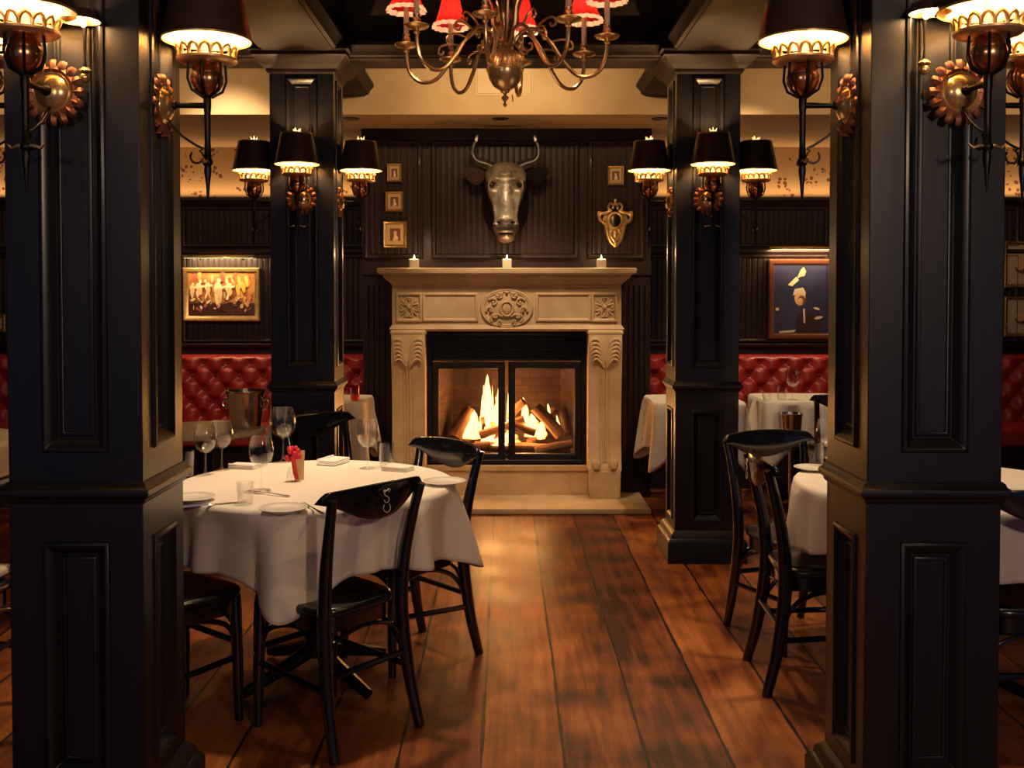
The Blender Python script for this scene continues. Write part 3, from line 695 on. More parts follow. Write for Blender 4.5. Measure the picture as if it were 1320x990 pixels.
for a in ((630, 556, 482, 17, .27, 1, 'tallest flame in the fire, left of the door bar'), (641, 556, 500, 15, .3, 0, 'flame licking up against the left of the door bar'),
          (622, 545, 496, 9, .29, 3, 'thin curling flame left of the tallest flame'), (659, 560, 490, 10, .28, -2, 'thin tall flame just right of the door bar'), (612, 566, 528, 20, .22, 3, 'low bright flame at the left of the fire'),
          (604, 566, 536, 14, .2, 4, 'low flame licking the split log'), (675, 552, 512, 16, .32, 3, 'flame behind the short leaning log'), (686, 563, 532, 24, .27, -2, 'broad bright flame in the right half of the fire'),
          (697, 566, 540, 18, .26, 3, 'low flame beside the leaning right log'), (708, 552, 520, 10, .33, 0, 'small flame tip between the right-hand logs'), (655, 574, 552, 34, .19, 2, 'low glowing flame under the middle log'),
          (632, 570, 545, 26, .24, 0, 'wide low flame under the tallest flame'), (645, 574, 558, 26, .14, 2, 'small flame along the front log'), (720, 560, 535, 10, .3, -2, 'small flame at the right end of the fire'), (600, 554, 524, 9, .33, 4, 'small flame behind the split log')):
    flame(*a)
log(P_f(598, 570, .26), P_f(628, 535, .30), .030, 'log leaning right behind the low left flame')
log(P_f(682, 572, .3), P_f(716, 528, .36), .032, 'log leaning right at the back of the fire')
log(P_f(640, 566, .2), P_f(628, 526, .36), .026, 'log leaning back behind the tallest flame')
log(P_f(590, 580, .1), P_f(632, 574, .12), .026, 'short charred log at the front left of the grate')
log(P_f(690, 582, .1), P_f(738, 572, .12), .03, 'charred log at the front right of the grate')
light('POINT', (CX - .05, DBR + .22, .62), 20, FIREC, None, .12)
light('POINT', (CX + .15, DBR + .2, .5), 10, FIREC, None, .1)

# votives on the mantel
def make_votive():
    t = thing('votive_candle', 'x', 'candle', group='votive candles along the mantel shelf')
    m = MB(); m.stack(-.03, .03, -.03, .03, [(0, 0), (.002, .004), (.002, .058), (0, .062)]); m.build('holder', mat('votive_glass', (.82, .68, .45), .4), t, bevel=.004)
    m = MB(); m.lathe([(.018, .0625), (.014, .066), (.001, .067)], 14, cap=True); m.build('wax', mat('wax_dark', (.25, .14, .07), .5), t)
    m = MB(); m.lathe([(.0025, .066), (.006, .072), (.004, .08), (.0006, .09)], 8, cap=True); m.build('flame', BULB, t)
    light('POINT', (0, -.02, .10), 1.1, WARM, t, .008)
    return t
vo = make_votive()
for i, (px, lab) in enumerate(((534, 'small cream votive candle on the mantel below the three little pictures'), (653.5, 'small cream votive candle on the mantel under the bull head'), (775, 'small cream votive candle on the mantel under the gilt mirror'))):
    p = at(px, 347, 7.36); o = vo if i == 0 else place(vo, lab, (0, 0, 0)); o.location = (p.x, 7.36, 1.672); o['label'] = lab

# ------------------------------------------------------------------ bull head
p = at(652, 250, 7.5)
bh = thing('bull_head', 'bronze bull head trophy with dark ears and pale-tipped horns above the mantel', 'bull head', (p.x, DBR - .012, 2.175))
RG = [(.255, -.10, .03, .03), (.245, -.125, .075, .06), (.215, -.15, .125, .095), (.165, -.175, .145, .112), (.115, -.19, .142, .118), (.07, -.198, .148, .12), (.02, -.205, .128, .118), (-.03, -.215, .108, .11), (-.08, -.225, .093, .10), (-.13, -.235, .083, .09), (-.17, -.243, .083, .086), (-.205, -.248, .094, .088), (-.235, -.245, .095, .088), (-.262, -.235, .08, .078), (-.285, -.225, .072, .07), (-.31, -.21, .055, .055), (-.325, -.195, .02, .02)]
def rgi(z):
    for a, b in zip(RG, RG[1:]):
        if b[0] <= z <= a[0]:
            t = (a[0] - z) / (a[0] - b[0]); return [a[i] + (b[i] - a[i]) * t for i in range(4)]
m = MB(); rings = []; n = 40; zs = [.255 - .58 * i / 46 for i in range(47)]
for z in zs:
    _, yc, a, b = rgi(max(min(z, .2549), -.3249)); ring = []
    for j in range(n):
        q = 2 * PI * j / n; c, s_ = math.cos(q), math.sin(q); ex = .78
        x = a * math.copysign(abs(c) ** ex, c); y = b * math.copysign(abs(s_) ** ex, s_)
        g = lambda x0, z0, rx, rz: math.exp(-((abs(x) - x0) / rx) ** 2 - ((z - z0) / rz) ** 2)
        if s_ < .35:
            y += .04 * g(.09, .072, .03, .022) - .034 * g(.085, .118, .045, .016) - .012 * g(.1, .03, .03, .02)          # eye sockets, brows
            y += .032 * g(.066, -.06, .018, .10) - .022 * g(0, -.05, .03, .13) + .012 * g(.03, .05, .014, .06)                # hollow cheeks, nose ridge
            y += .045 * g(.046, -.19, .018, .013) - .022 * g(.05, -.165, .03, .014)           # nostrils
            y += .022 * g(.0, -.262, .075, .008)                                              # mouth line
            y -= .012 * g(0, .2, .07, .03)
        ring.append((x, yc + y, z))
    rings.append(ring)
m.loft(rings)
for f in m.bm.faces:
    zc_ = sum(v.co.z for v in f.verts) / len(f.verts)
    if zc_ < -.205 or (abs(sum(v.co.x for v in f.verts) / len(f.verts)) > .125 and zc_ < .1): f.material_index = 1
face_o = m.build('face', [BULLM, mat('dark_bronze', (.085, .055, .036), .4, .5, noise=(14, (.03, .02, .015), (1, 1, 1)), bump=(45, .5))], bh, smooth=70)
for s in (-1, 1):
    m = MB(); m.ball((s * .098, -.285, .075), (.019, .016, .016), 14, 9); m.build('eye', mat('eye_black', (.01, .008, .007), .08), face_o)
m = MB()
m.loft([[(a * math.cos(2 * PI * j / 24), y, zc + b * math.sin(2 * PI * j / 24)) for j in range(24)] for y, zc, a, b in ((0, -.02, .17, .27), (-.03, -.02, .165, .265), (-.09, .0, .14, .24), (-.15, .03, .12, .2), (-.19, .04, .09, .16))])
m.build('neck', HIDE, bh, smooth=70)
for s in (-1, 1):
    m = MB(); rings = []
    for t in [i / 8 for i in range(9)]:
        cx = s * (.13 + .175 * t); cz = .175 - .03 * math.sin(PI * t) + .015 * t; cy = -.13 - .03 * t
        h = .012 + .052 * math.sin(PI * min(t * .92 + .06, 1)) ** .8; dep = .016 * (1 - .5 * t)
        rings.append([(cx, cy - dep * math.cos(a) + (.014 if abs(a - 0) < .1 else 0), cz + h * math.sin(a)) for a in [2 * PI * j / 12 for j in range(12)]])
    m.loft(rings); m.build('ear', HIDE if s > 0 else mat('brown_hide', (.05, .028, .017), .65, spec=.1, bump=(60, .4)), bh, smooth=70)
    hp = smooth_path([(s * .10, -.15, .215), (s * .15, -.16, .238), (s * .205, -.17, .255), (s * .235, -.175, .30), (s * .23, -.18, .36), (s * .212, -.18, .40)], 4)
    nh = len(hp); m = MB(); m.tube(hp, [.042 * (1 - .76 * i / (nh - 1)) for i in range(nh)], 12); hn = m.build('horn', HORN, bh, smooth=70)
    m = MB(); m.tube([(s * .213, -.18, .395), (s * .209, -.18, .412), (s * .203, -.18, .432), (s * .2, -.18, .442)], [.0105, .011, .009, .003], 10); m.build('horn_tip', HORNT, hn, smooth=70)

# ------------------------------------------------------------------ framed pictures and the gilt mirror
def flat(col, name=None, rough=.5): return mat(name or 'paint_%02x%02x%02x' % tuple(int(255 * c) for c in col), col, rough)
def picture(label, c, w, h, fw, fm, patches, bg, y, group=None, tilt=0, cat='picture', matw=0, prof=None):
    t = thing('framed_picture', label, cat, (c[0], y, c[1]), group=group)
    m = MB(); m.rect(XZ(0, 0, 0), w - 2 * fw, h - 2 * fw, prof or [(0, 0), (0, .008), (fw * .25, .012), (fw * .45, .022), (fw * .8, .026), (fw, .018), (fw, 0)]); m.build('frame', fm, t)
    mats = [bg]; m = MB(); m.T = XZ(0, 0, 0); W, H = w - 2 * fw, h - 2 * fw
    m.box(-W / 2 - .003, W / 2 + .003, -H / 2 - .003, H / 2 + .003, .0, .006)
    for i, (mm, poly) in enumerate(patches):
        if mm not in mats: mats.append(mm)
        m.mi = mats.index(mm); z = .0062 + .00015 * i
        m.prism([(x * W / 2, y_ * H / 2) for x, y_ in poly], z - .0005, z + .0001)
    m.build('canvas', mats, t)
    return t
def ell(cx, cz, rx, rz, n=12, rot=0):
    return [(cx + rx * math.cos(2 * PI * i / n) * math.cos(rot) - rz * math.sin(2 * PI * i / n) * math.sin(rot), cz + rx * math.cos(2 * PI * i / n) * math.sin(rot) + rz * math.sin(2 * PI * i / n) * math.cos(rot)) for i in range(n)]
TAN, BRN, SKIN, DK = flat((.55, .36, .17)), flat((.16, .06, .03)), flat((.70, .42, .22)), flat((.03, .012, .012))
yw = DBR - .02
for i, (pa, pb, lab, nm) in enumerate((((499, 211), (518, 235), 'small gilt framed picture, top of the three left of the bull head', 0), ((497, 247), (520, 273), 'small gilt framed picture, middle of the three left of the bull head', 0), ((494, 285), (525, 320), 'larger gilt framed picture, lowest of the three left of the bull head', 0), ((783, 214), (804, 239), 'small gilt framed picture above the gilt mirror', 0))):
    a, b = at(*pa, yw), at(*pb, yw); w, h = b.x - a.x, a.z - b.z
    inner = [(BRN, [(-.62, -.62), (.62, -.62), (.62, .62), (-.62, .62)]), (SKIN, ell(.0, .18, .2, .2)), (SKIN, [(-.3, -.6), (.32, -.6), (.18, .0), (-.1, .05)]), (flat((.75, .6, .42)), [(-.1, -.3), (.35, -.45), (.3, -.2), (0, .0)])]
    picture(lab, ((a.x + b.x) / 2, (a.z + b.z) / 2), w, h, .018 if i != 2 else .026, GILT, inner, TAN, yw, 'small gilt pictures beside the bull head')
# gilt mirror
p = at(793, 288, yw)
gm = thing('gilt_mirror', 'ornate shield-shaped gilt mirror on the panel right of the bull head', 'mirror', (p.x, yw, p.z))
m = MB(); s0 = .0056
outline = [(0, 30), (6, 24), (5, 17), (11, 14), (19, 12), (20, 5), (13, -1), (11, -9), (9, -17), (6, -24), (0, -30)]
for sg in (-1, 1):
    m.tube(smooth_path([(sg * x * s0, -.008, z * s0) for x, z in outline[2:]], 4), [.013] * 28 + [.013] * 5, 7)
    m.tube(smooth_path([(sg * x * s0, -.008, z * s0) for x, z in ((5, 15), (9, 20), (6, 26), (2, 23), (0, 28))], 4), .010, 7)
    m.tube(smooth_path([(sg * x * s0, -.006, z * s0) for x, z in ((17, 12), (21, 15), (22, 10), (19, 8))], 4), .009, 7)
    m.tube(smooth_path([(sg * x * s0, -.006, z * s0) for x, z in ((4, -8), (7, -14), (4, -20), (0, -25))], 4), .009, 7)
    m.ball((sg * 3 * s0, -.012, 20 * s0), .012)
m.ball((0, -.01, 29 * s0), (.012, .01, .018)); m.ball((0, -.01, -27 * s0), (.016, .012, .022)); m.ball((0, -.01, -14 * s0), (.016, .012, .03))
m.tube([(.05 * math.cos(2 * PI * j / 24), -.012, .022 + .055 * math.sin(2 * PI * j / 24)) for j in range(25)], .009, 7)
m.build('frame', GILT, gm)
m = MB(); m.T = XZ(0, 0, 0); m.prism([(x * s0 * .8, z * s0 * .82) for x, z in outline[2:]] + [(-x * s0 * .8, z * s0 * .82) for x, z in outline[-2:1:-1]], 0.0, .005); m.build('backing', BRASS, gm)
m = MB(); m.T = XZ(0, 0, 0); m.prism(ell(0, .022, .047, .052, 24), .004, .008); m.build('glass', mat('mirror_glass', (.8, .78, .72), .05, 1.0), gm)
# two big paintings with picture lights on the back wall
yw = DW - .05
a, b = at(236, 345, yw), at(336, 414, yw)
r_ = random.Random(5)
warm = mat('painted_interior', (.22, .06, .02), .5, noise=(5, (.62, .28, .07), (1, 1, 1)))
pale, ochre, shadow = flat((.80, .62, .36)), flat((.75, .42, .08)), flat((.07, .018, .014))
pt = [(shadow, [(-1, -1), (1, -1), (1, -.42), (.5, -.3), (0, -.45), (-.5, -.35), (-1, -.45)])]
pt += [(ochre, [(.35, -.2), (.6, -.15), (.7, .8), (.45, .9)]), (ochre, [(.72, .0), (.9, .1), (.92, .7), (.78, .75)])]
for cx, z, hh, w_ in ((-.68, .1, .55, .1), (-.45, .2, .5, .08), (-.12, -.05, .75, .13), (.18, .12, .5, .12)):
    pt += [(pale, ell(cx, z + hh * .85, w_ * .55, .1)), (pale, [(cx - w_, z + hh * .7), (cx + w_, z + hh * .65), (cx + w_ * .5, z - hh * .2), (cx + w_ * .7, z - hh * .95), (cx + w_ * .1, z - hh), (cx - w_ * .4, z - hh * .3)])]
pt = pt[:1]
warmc = [flat(c) for c in ((.42, .13, .04), (.55, .22, .06), (.30, .07, .03), (.66, .34, .09), (.18, .05, .03), (.48, .30, .14))]
for k in range(46):
    cx, cz = r_.uniform(-.92, .92), r_.uniform(-.35, .92); pt.append((r_.choice(warmc), ell(cx, cz, r_.uniform(.03, .07), r_.uniform(.12, .3), 9, r_.uniform(-.25, .25))))
for cx, cz in ((.55, .55), (.66, .35), (.5, .2), (.76, .6)): pt.append((ochre, ell(cx, cz, .06, .28, 9, .1)))
for cx, z, sc_, ln in ((-.68, .12, .85, .1), (-.42, .2, .75, -.12), (-.1, .0, 1.15, .06), (.22, .1, .9, -.1), (-.88, .15, .6, .05)):
    w_ = .11 * sc_; h_ = .42 * sc_
    pt += [(pale, ell(cx + ln * .5, z + h_ * 1.35, w_ * .45, .1 * sc_)), (pale, ell(cx, z + h_ * .6, w_, h_ * .6, 10, ln)), (SKIN, ell(cx + .02, z + h_ * .1, w_ * .9, h_ * .5, 10, -ln)), (pale, ell(cx - w_ * .3, z - h_ * .6, w_ * .4, h_ * .75, 9, ln * 2)), (SKIN, ell(cx + w_ * .5, z - h_ * .6, w_ * .35, h_ * .7, 9, -ln * 2)), (pale, ell(cx + w_ * 1.2, z + h_ * .7, w_ * .9, .05, 8, .5 + ln))]
for k in range(40):
    cx, cz = r_.uniform(-.9, .92), r_.uniform(-.75, -.05); pt.append((r_.choice([pale, SKIN, BRN, shadow, warmc[0], warmc[2]]), ell(cx, cz, r_.uniform(.015, .06), r_.uniform(.03, .13), 8, r_.uniform(-.8, .8))))
picture('wide gilt framed painting of pale figures in a warm room, under a picture light', ((a.x + b.x) / 2, (a.z + b.z) / 2), b.x - a.x, a.z - b.z, .045, GILT, pt, warm, yw)
c1 = ((a.x + b.x) / 2, a.z)
a, b = at(990, 334, yw), at(1076, 437, yw)
navy = mat('painted_navy', (.012, .014, .045), .45, noise=(4, (.035, .04, .10), (1, 1, 1)))
coat, hair = flat((.03, .012, .018)), flat((.62, .52, .42))
pt = [(coat, [(-.12, -1), (.75, -1), (.6, -.55), (.3, -.35), (.0, -.35), (-.2, -.6)]), (SKIN, ell(-.06, .03, .2, .22, 14)), (hair, [(-.32, .1), (-.25, .3), (.05, .34), (.15, .2), (.12, .05), (.0, .2), (-.2, .15)]),
      (BRN, ell(.0, -.02, .14, .13, 12)), (SKIN, ell(-.05, -.06, .1, .1, 10)), (pale, [(-.5, .42), (-.35, .38), (-.1, .56), (-.2, .66)]), (SKIN, [(-.2, .58), (-.05, .66), (.1, .68), (.16, .82), (.06, .95), (-.05, .85), (-.12, .72)]),
      (pale, [(.05, -.28), (.12, -.28), (.14, -.7), (.08, -.72)]), (pale, ell(.55, -.28, .12, .035, 10, -.2)), (pale, ell(.62, -.55, .16, .045, 10, .15)), (hair, ell(-.88, -.3, .07, .05)), (hair, [(-.8, -.95), (-.2, -.9), (-.25, -.98), (-.8, -1)])]
picture('dark blue portrait with a raised hand in a reddish wooden frame', ((a.x + b.x) / 2, (a.z + b.z) / 2), b.x - a.x, a.z - b.z, .05, mat('mahogany_frame', (.11, .036, .02), .25, coat=.4), pt, navy, yw)
c2 = ((a.x + b.x) / 2, a.z)
for (cx, z), w, lab in ((c1, .58, 'brass picture light over the painting of pale figures'), (c2, .56, 'brass picture light over the dark blue portrait')):
    t = thing('picture_light', lab, 'picture light', (cx, yw, z + .075), group='picture lights on the back wall')
    m = MB(); n = 12
    m.loft([[(x, -.09 + .028 * math.cos(q), .028 * math.sin(q)) for q in [PI * j / n for j in range(n + 1)]] for x in (-w / 2, w / 2)], closed=False)
    m.build('hood', BRASS, t, solid=.002)
    m = MB(); m.tube([(-w / 2 + .01, -.09, .008), (w / 2 - .01, -.09, .008)], .008, 8); m.build('lamp_tube', mat('tube_glow', (1, .8, .5), .4, emit=(1, .66, .32), es=7), t)
    m = MB()
    for x in (-w * .3, w * .3): m.tube([(x, 0, -.01), (x, -.05, .03), (x, -.09, .028)], .006, 8)
    m.build('bracket', IRON, t)
    l = light('AREA', (0, -.085, -.004), 3.0, (1, .66, .33), t); l.data.shape = 'RECTANGLE'; l.data.size = w * .95; l.data.size_y = .02; l.rotation_euler = (math.radians(20), 0, 0)
for (pa, pb, lab) in (((1294, 311), (1350, 371), 'cream framed picture of a table scene, upper of two at the right edge'), ((1294, 382), (1350, 434), 'cream framed picture, lower of two at the right edge'), ((-45, 405), (8, 428), 'small gilt framed picture at the left edge above the red bench')):
    a, b = at(*pa, yw), at(*pb, yw)
    picture(lab, ((a.x + b.x) / 2, (a.z + b.z) / 2), b.x - a.x, a.z - b.z, .03, GILT, [(BRN, ell(.0, -.2, .6, .3)), (SKIN, ell(-.3, .0, .25, .3)), (ochre, ell(.2, .1, .2, .25)), (pale, ell(.5, -.1, .2, .2))], flat((.5, .4, .28)), yw)

# ------------------------------------------------------------------ banquettes
def banquette(label, x0, x1):
    t = thing('banquette', label, 'bench', ((x0 + x1) / 2, DW - .03, 0), group='red tufted benches along the back wall')
    w = x1 - x0; zb, zt = .44, .985; nx, nz = int(w / .0125), 44; A, bx, bz = .062, .19, .105
    m = MB(); rows = []
    for j in range(nz + 1):
        z = zb + (zt - zb) * j / nz; row = []
        for i in range(nx + 1):
            x = -w / 2 + w * i / nx; u, v = PI * (x / bx + (z - zt + .05) / (2 * bz)), PI * (x / bx - (z - zt + .05) / (2 * bz))
            h = abs(math.sin(u) * math.sin(v)) ** .5; d2 = min(1, math.hypot(math.sin(u), math.sin(v)) * 1.4)
            e = min(1, (zt - z) / .05 + .25); ii = round((z - zt + .05) / -bz); xo = (x / bx - .5 * (ii % 2)); rx = (xo - round(xo)) * bx; rz = (z - zt + .05) + ii * bz
            h = .45 * h + .55 * (1 - math.exp(-(rx * rx + rz * rz) / .0022)); d2 = 0
            if z > zt - .05: h = max(h, 1 - (zt - z) / .05) * (1 - .6 * max(0, 1 - (zt - z) / .02))
            row.append((x, -.15 - .05 * (zt - z) / (zt - zb) - A * h, z))
        rows.append(row)
    rows.append([(p[0], -.002, zt + .01) for p in rows[-1]]); 
    m.loft(rows, closed=False); m.build('backrest', RED, t, smooth=60)
    m = MB(); k = 0
    for j in range(12):
        z = zt - .05 - j * bz
        if z < zb + .02: break
        for i in range(int(w / bx) + 2):
            x = (-math.ceil(w / 2 / bx) + i + .5 * (j % 2)) * bx
            if abs(x) < w / 2 - .02: m.ball((x, -.155 - .05 * (zt - z) / (zt - zb), z), (.015, .012, .015), 8, 5)
    m.build('button', mat('button_dark', (.16, .006, .008), .4), t)['kind'] = 'stuff'
    m = MB(); m.stack(-w / 2, w / 2, -.66, -.16, [(-.03, .32), (0, .335), (0, .43), (-.015, .455), (-.04, .465)], L=.3, R=.3, B=0); m.build('seat', RED, t, bevel=.01)
    m = MB(); m.box(-w / 2, w / 2, -.62, 0, 0, .32); m.box(-w / 2, w / 2, -.16, 0, .32, .44); m.build('base', PANEL, t, bevel=.003)
    return t
banquette('red tufted leather bench along the back wall, left of the fireplace', -4.9, -1.09)
banquette('red tufted leather bench along the back wall, right of the fireplace', 1.11, 4.9)

# ------------------------------------------------------------------ chairs
def make_chair():
    t = thing('dining_chair', 'x', 'chair', group='black bentwood dining chairs')
    m = MB(); rings = []
    def seatpoly(k):
        out = []
        for i in range(28):
            a = 2 * PI * i / 28; c, s_ = math.cos(a), math.sin(a)
            x = math.copysign(abs(c) ** .5, c); y = math.copysign(abs(s_) ** .5, s_)
            out.append((x * (.192 + .018 * y) * k, y * .205 * k))
        return out
    for k, z in ((.93, .435), (.985, .44), (1.0, .452), (.985, .463), (.93, .468), (.6, .462), (.2, .460)):
        rings.append([(x, y, z) for x, y in seatpoly(k)])
    m.loft(rings); m.build('seat', SEATM, t, smooth=60)
    m = MB(); r0 = seatpoly(.93); r1 = seatpoly(.86)
    m.loft([[(x, y, .436) for x, y in r0], [(x, y, .385) for x, y in r0], [(x, y, .385) for x, y in r1], [(x, y, .436) for x, y in r1]], wrap=True); m.build('seat_frame', CHAIRM, t, smooth=50)
    for s in (-1, 1):
        m = MB(); m.tube([(s * .168, .165, .0), (s * .166, .163, .2), (s * .163, .158, .39), (s * .162, .155, .44)], [.0155, .0195, .022, .022], 12); m.build('front_leg', CHAIRM, t)
        pts = smooth_path([(s * .192, -.262, 0), (s * .184, -.222, .16), (s * .176, -.196, .34), (s * .174, -.192, .46), (s * .178, -.205, .60), (s * .188, -.235, .74), (s * .198, -.262, .845)], 4)
        nn = len(pts); m = MB(); m.tube(pts, [.0165 + .0065 * math.sin(PI * min(1, i / (nn - 1) * 1.15)) for i in range(nn)], 12, sq=False, flat=1.15, up=(1, 0, 0)); m.build('back_leg', CHAIRM, t)
    m = MB(); N_ = 36; Tm, Bm = [], []
    for i in range(N_ + 1):
        u = -1 + 2 * i / N_; x = .232 * u; au = abs(u)
        zt = .862 + .014 * (1 - u * u) - .028 * max(0, au - .86) / .14 * (max(0, au - .86) / .14)
        q_ = min(1, au / .8); zb = .816 - .064 * (1 - q_ * q_) ** 1.3 + .012 * max(0, (au - .8) / .2)
        yb = -.282 + .05 * u * u
        Tm.append((x, yb, zt)); Bm.append((x, yb + .012, zb))
    th = .021; sect = []
    for (x, y, zt), (x2, y2, zb) in zip(Tm, Bm):
        zm = (zt + zb) / 2; hh = (zt - zb) / 2; ring = []
        for q in range(12):
            a = 2 * PI * q / 12; c, s_ = math.cos(a), math.sin(a); k = math.copysign(abs(s_) ** .35, s_); kc = math.copysign(abs(c) ** .6, c)
            ring.append((x, y + (.012 if 0 else 0) + th / 2 * kc + .006 * (1 - k), zm + hh * k))
        sect.append(ring)
    m.loft(sect); cr = m.build('crest_rail', CHAIRM, t, smooth=50)
    m = MB(); yq = -.303      # small pale monogram on the outside of the crest
    z0 = .818
    m.tube(smooth_path([(x, yq, z0 + z) for x, z in ((.012, .026), (.004, .034), (-.008, .03), (-.01, .02), (.002, .013), (.010, .004), (.004, -.006), (-.008, -.004), (-.012, .004))], 4), .0014, 6)
    m.tube(smooth_path([(x, yq, z0 + z) for x, z in ((-.012, -.012), (-.016, -.026), (-.004, -.038), (.010, -.036), (.015, -.024), (.010, -.012))], 4), .0014, 6)
    m.tube(smooth_path([(x, yq, z0 + z) for x, z in ((-.016, .03), (-.010, .036), (-.002, .032), (.008, .038), (.016, .032))], 4), .0015, 6)
    tag(m.build('monogram', mat('pale_inlay', (.75, .62, .5), .4), cr), 'small pale monogram on the chair back')
    for s in (-1, 1):
        m = MB(); m.tube([(s * .167, .163, .225), (s * .181, -.212, .205)], .0115, 8); m.build('side_stretcher', CHAIRM, t)
    m = MB(); m.tube([(-.166, .163, .275), (.166, .163, .275)], .0115, 8); m.build('front_stretcher', CHAIRM, t)
    m = MB(); m.tube([(-.181, -.213, .255), (.181, -.213, .255)], .0115, 8); m.build('rear_stretcher', CHAIRM, t)
    m = MB()
    for s in (-1, 1): m.tube(smooth_path([(s * .163, .158, .27), (s * .155, .12, .345), (s * .15, -.02, .382), (s * .16, -.14, .345), (s * .172, -.195, .27)], 4), .0095, 8)
    for y in (.155, -.19): m.tube(smooth_path([(-.163, y, .29), (-.13, y, .355), (0, y, .383), (.13, y, .355), (.163, y, .29)], 4), .008, 8)
    m.build('bent_brace', CHAIRM, t)
    return t
chair0 = make_chair()
def face_rot(fx, fy): return math.atan2(-fx, fy)
chairs = [
 ((-.62, 3.61), (-.77, .64), 'black bentwood chair nearest the camera, its back with a pale monogram across the round table'),
 ((-.43, 4.28), (-.74, -.67), 'black bentwood chair on the fireplace side of the left round table'),
 ((-1.17, 3.625), (.65, .76), 'black bentwood chair whose seat shows beside the near left pillar'),
 ((-.79, 5.25), (.75, -.66), 'black bentwood chair behind the left round table, backed against the far pillar'),
 ((1.24, 4.03), (1, -.04), 'black bentwood chair seen side-on at the right round table, next to the aisle'),
 ((1.26, 4.49), (.3, -.95), 'black bentwood chair between the right round table and the far right pillar'),
 ((1.74, 3.58), (-.02, 1), 'black bentwood chair behind the near right pillar, its crest just visible at the right edge'),
 ((2.14, 6.72), (.05, 1), 'black bentwood chair at the far linen table under the blue portrait'),
 ((-1.98, 3.64), (-1, .1), 'black bentwood chair with a cream cushion at the left edge'),
]
for i, (xy, fd, lab) in enumerate(chairs):
    o = chair0 if i == 0 else copy_tree(chair0)
    o.location = (xy[0], xy[1], 0); o.rotation_euler = (0, 0, face_rot(*fd)); o['label'] = lab
    if i == 8:
        m = MB(); m.stack(-.18, .18, -.17, .18, [(-.03, .468), (-.005, .474), (0, .49), (-.005, .51), (-.04, .518)])
        cu = m.build('seat_cushion', CUSH, None, bevel=.01)
        cu.parent = o; cu['label'] = 'cream seat cushion'

# ------------------------------------------------------------------ tables
def cloth_round(label, loc, r, drop, seed, corner, square=0, zt=.765, cdrop=.1, group=None, amp=.07, flare=.006):
    rng = random.Random(seed); ph = [rng.uniform(0, 6.28) for _ in range(4)]
    nA = 240; m = MB(); rings = []
    def shape(th):
        if not square: return r
        c, s_ = abs(math.cos(th)), abs(math.sin(th)); p_ = 9
        return r / ((c ** p_ + s_ ** p_) ** (1 / p_))
    def fold(th):
        if square: return .45 * math.sin(13 * th + ph[0]) + .5 * math.sin(7 * th + ph[1])
        w_ = .5 * math.sin(8 * th + ph[0] + .6 * math.sin(3 * th)) + .4 * math.sin(13 * th + ph[1]) + .35 * math.sin(5 * th + ph[2])
        return math.copysign(abs(w_) ** .7, w_) + .25 * math.sin(21 * th + ph[3])
    def dr(th):
        k = abs(math.cos(2 * (th - corner))); k = (.5 + .5 * math.cos(4 * (th - corner))) ** 4
        return drop + cdrop * k + .012 * math.sin(5 * th + ph[3])
    ths = [2 * PI * i / nA for i in range(nA)]
    for k in (.02, .25, .5, .75, .9, .97): rings.append([(shape(t) * k * math.cos(t), shape(t) * k * math.sin(t), zt + .0012 * math.sin(3 * t + 9 * k)) for t in ths])
    for q in (.35, .7, 1.0): rings.append([((shape(t) - .02 + .02 * math.sin(q * PI / 2)) * math.cos(t), (shape(t) - .02 + .02 * math.sin(q * PI / 2)) * math.sin(t), zt - .02 * (1 - math.cos(q * PI / 2))) for t in ths])
    nd = 16
    for j in range(1, nd + 1):
        f = j / nd; ring = []
        for t in ths:
            d = dr(t); kk = (.5 + .5 * math.cos(4 * (t - corner))) ** 6
            rr = shape(t) + (.004 + amp * fold(t) * f ** .7) + flare * f + .03 * kk * f
            if rr < shape(t) - .02: rr = shape(t) - .02
            ring.append((rr * math.cos(t), rr * math.sin(t), zt - .02 - (d - .02) * f))
        rings.append(ring)
    m.loft(rings, cap1=False)
    o = m.build('tablecloth', CLOTH, None, smooth=180, solid=.002); o.location = (loc[0], loc[1], 0)
    return tag(o, label, 'tablecloth', group or 'white tablecloths')
def table(label, loc, r, square=False, zt=.76, cat='table', top=None):
    t = thing('dining_table', label, cat, (loc[0], loc[1], 0), group='pedestal dining tables')
    m = MB()
    if square: m.box(-r, r, -r, r, zt - .035, zt)
    else: m.lathe([(.01, zt - .035), (r - .01, zt - .035), (r, zt - .028), (r, zt - .006), (r - .006, zt), (.01, zt)], 48, cap=True)
    m.build('tabletop', top or mat('table_wood', (.05, .024, .014), .3), t, bevel=.002 if square else 0)
    m = MB(); m.lathe([(.05, .09), (.045, .13), (.04, .3), (.04, .6), (.06, .68), (.10, zt - .036)], 20, cap=True); m.build('column', IRON, t)
    for k in range(4):
        q = PI / 4 + k * PI / 2; c, s_ = math.cos(q), math.sin(q); m = MB(); L = min(.36, r * .62)
        m.tube([(.02 * c, .02 * s_, .115), (.5 * L * c, .5 * L * s_, .07), (L * c, L * s_, .022)], [.03, .026, .02], 8); m.build('foot', IRON, t)
    return t
T1, T2 = (-.735, 4.045), (1.69, 4.02)
table('round table left of the aisle under a white cloth', T1, .53)
cloth_round('white cloth on the round table left of the aisle, one corner hanging low', T1, .543, .24, 3, math.radians(-88), cdrop=.10)
table('round table right of the aisle under a white cloth', T2, .545)
cloth_round('white cloth on the round table right of the aisle behind the near pillar', T2, .560, .215, 8, math.radians(-80), cdrop=.02, amp=.045, flare=.004)
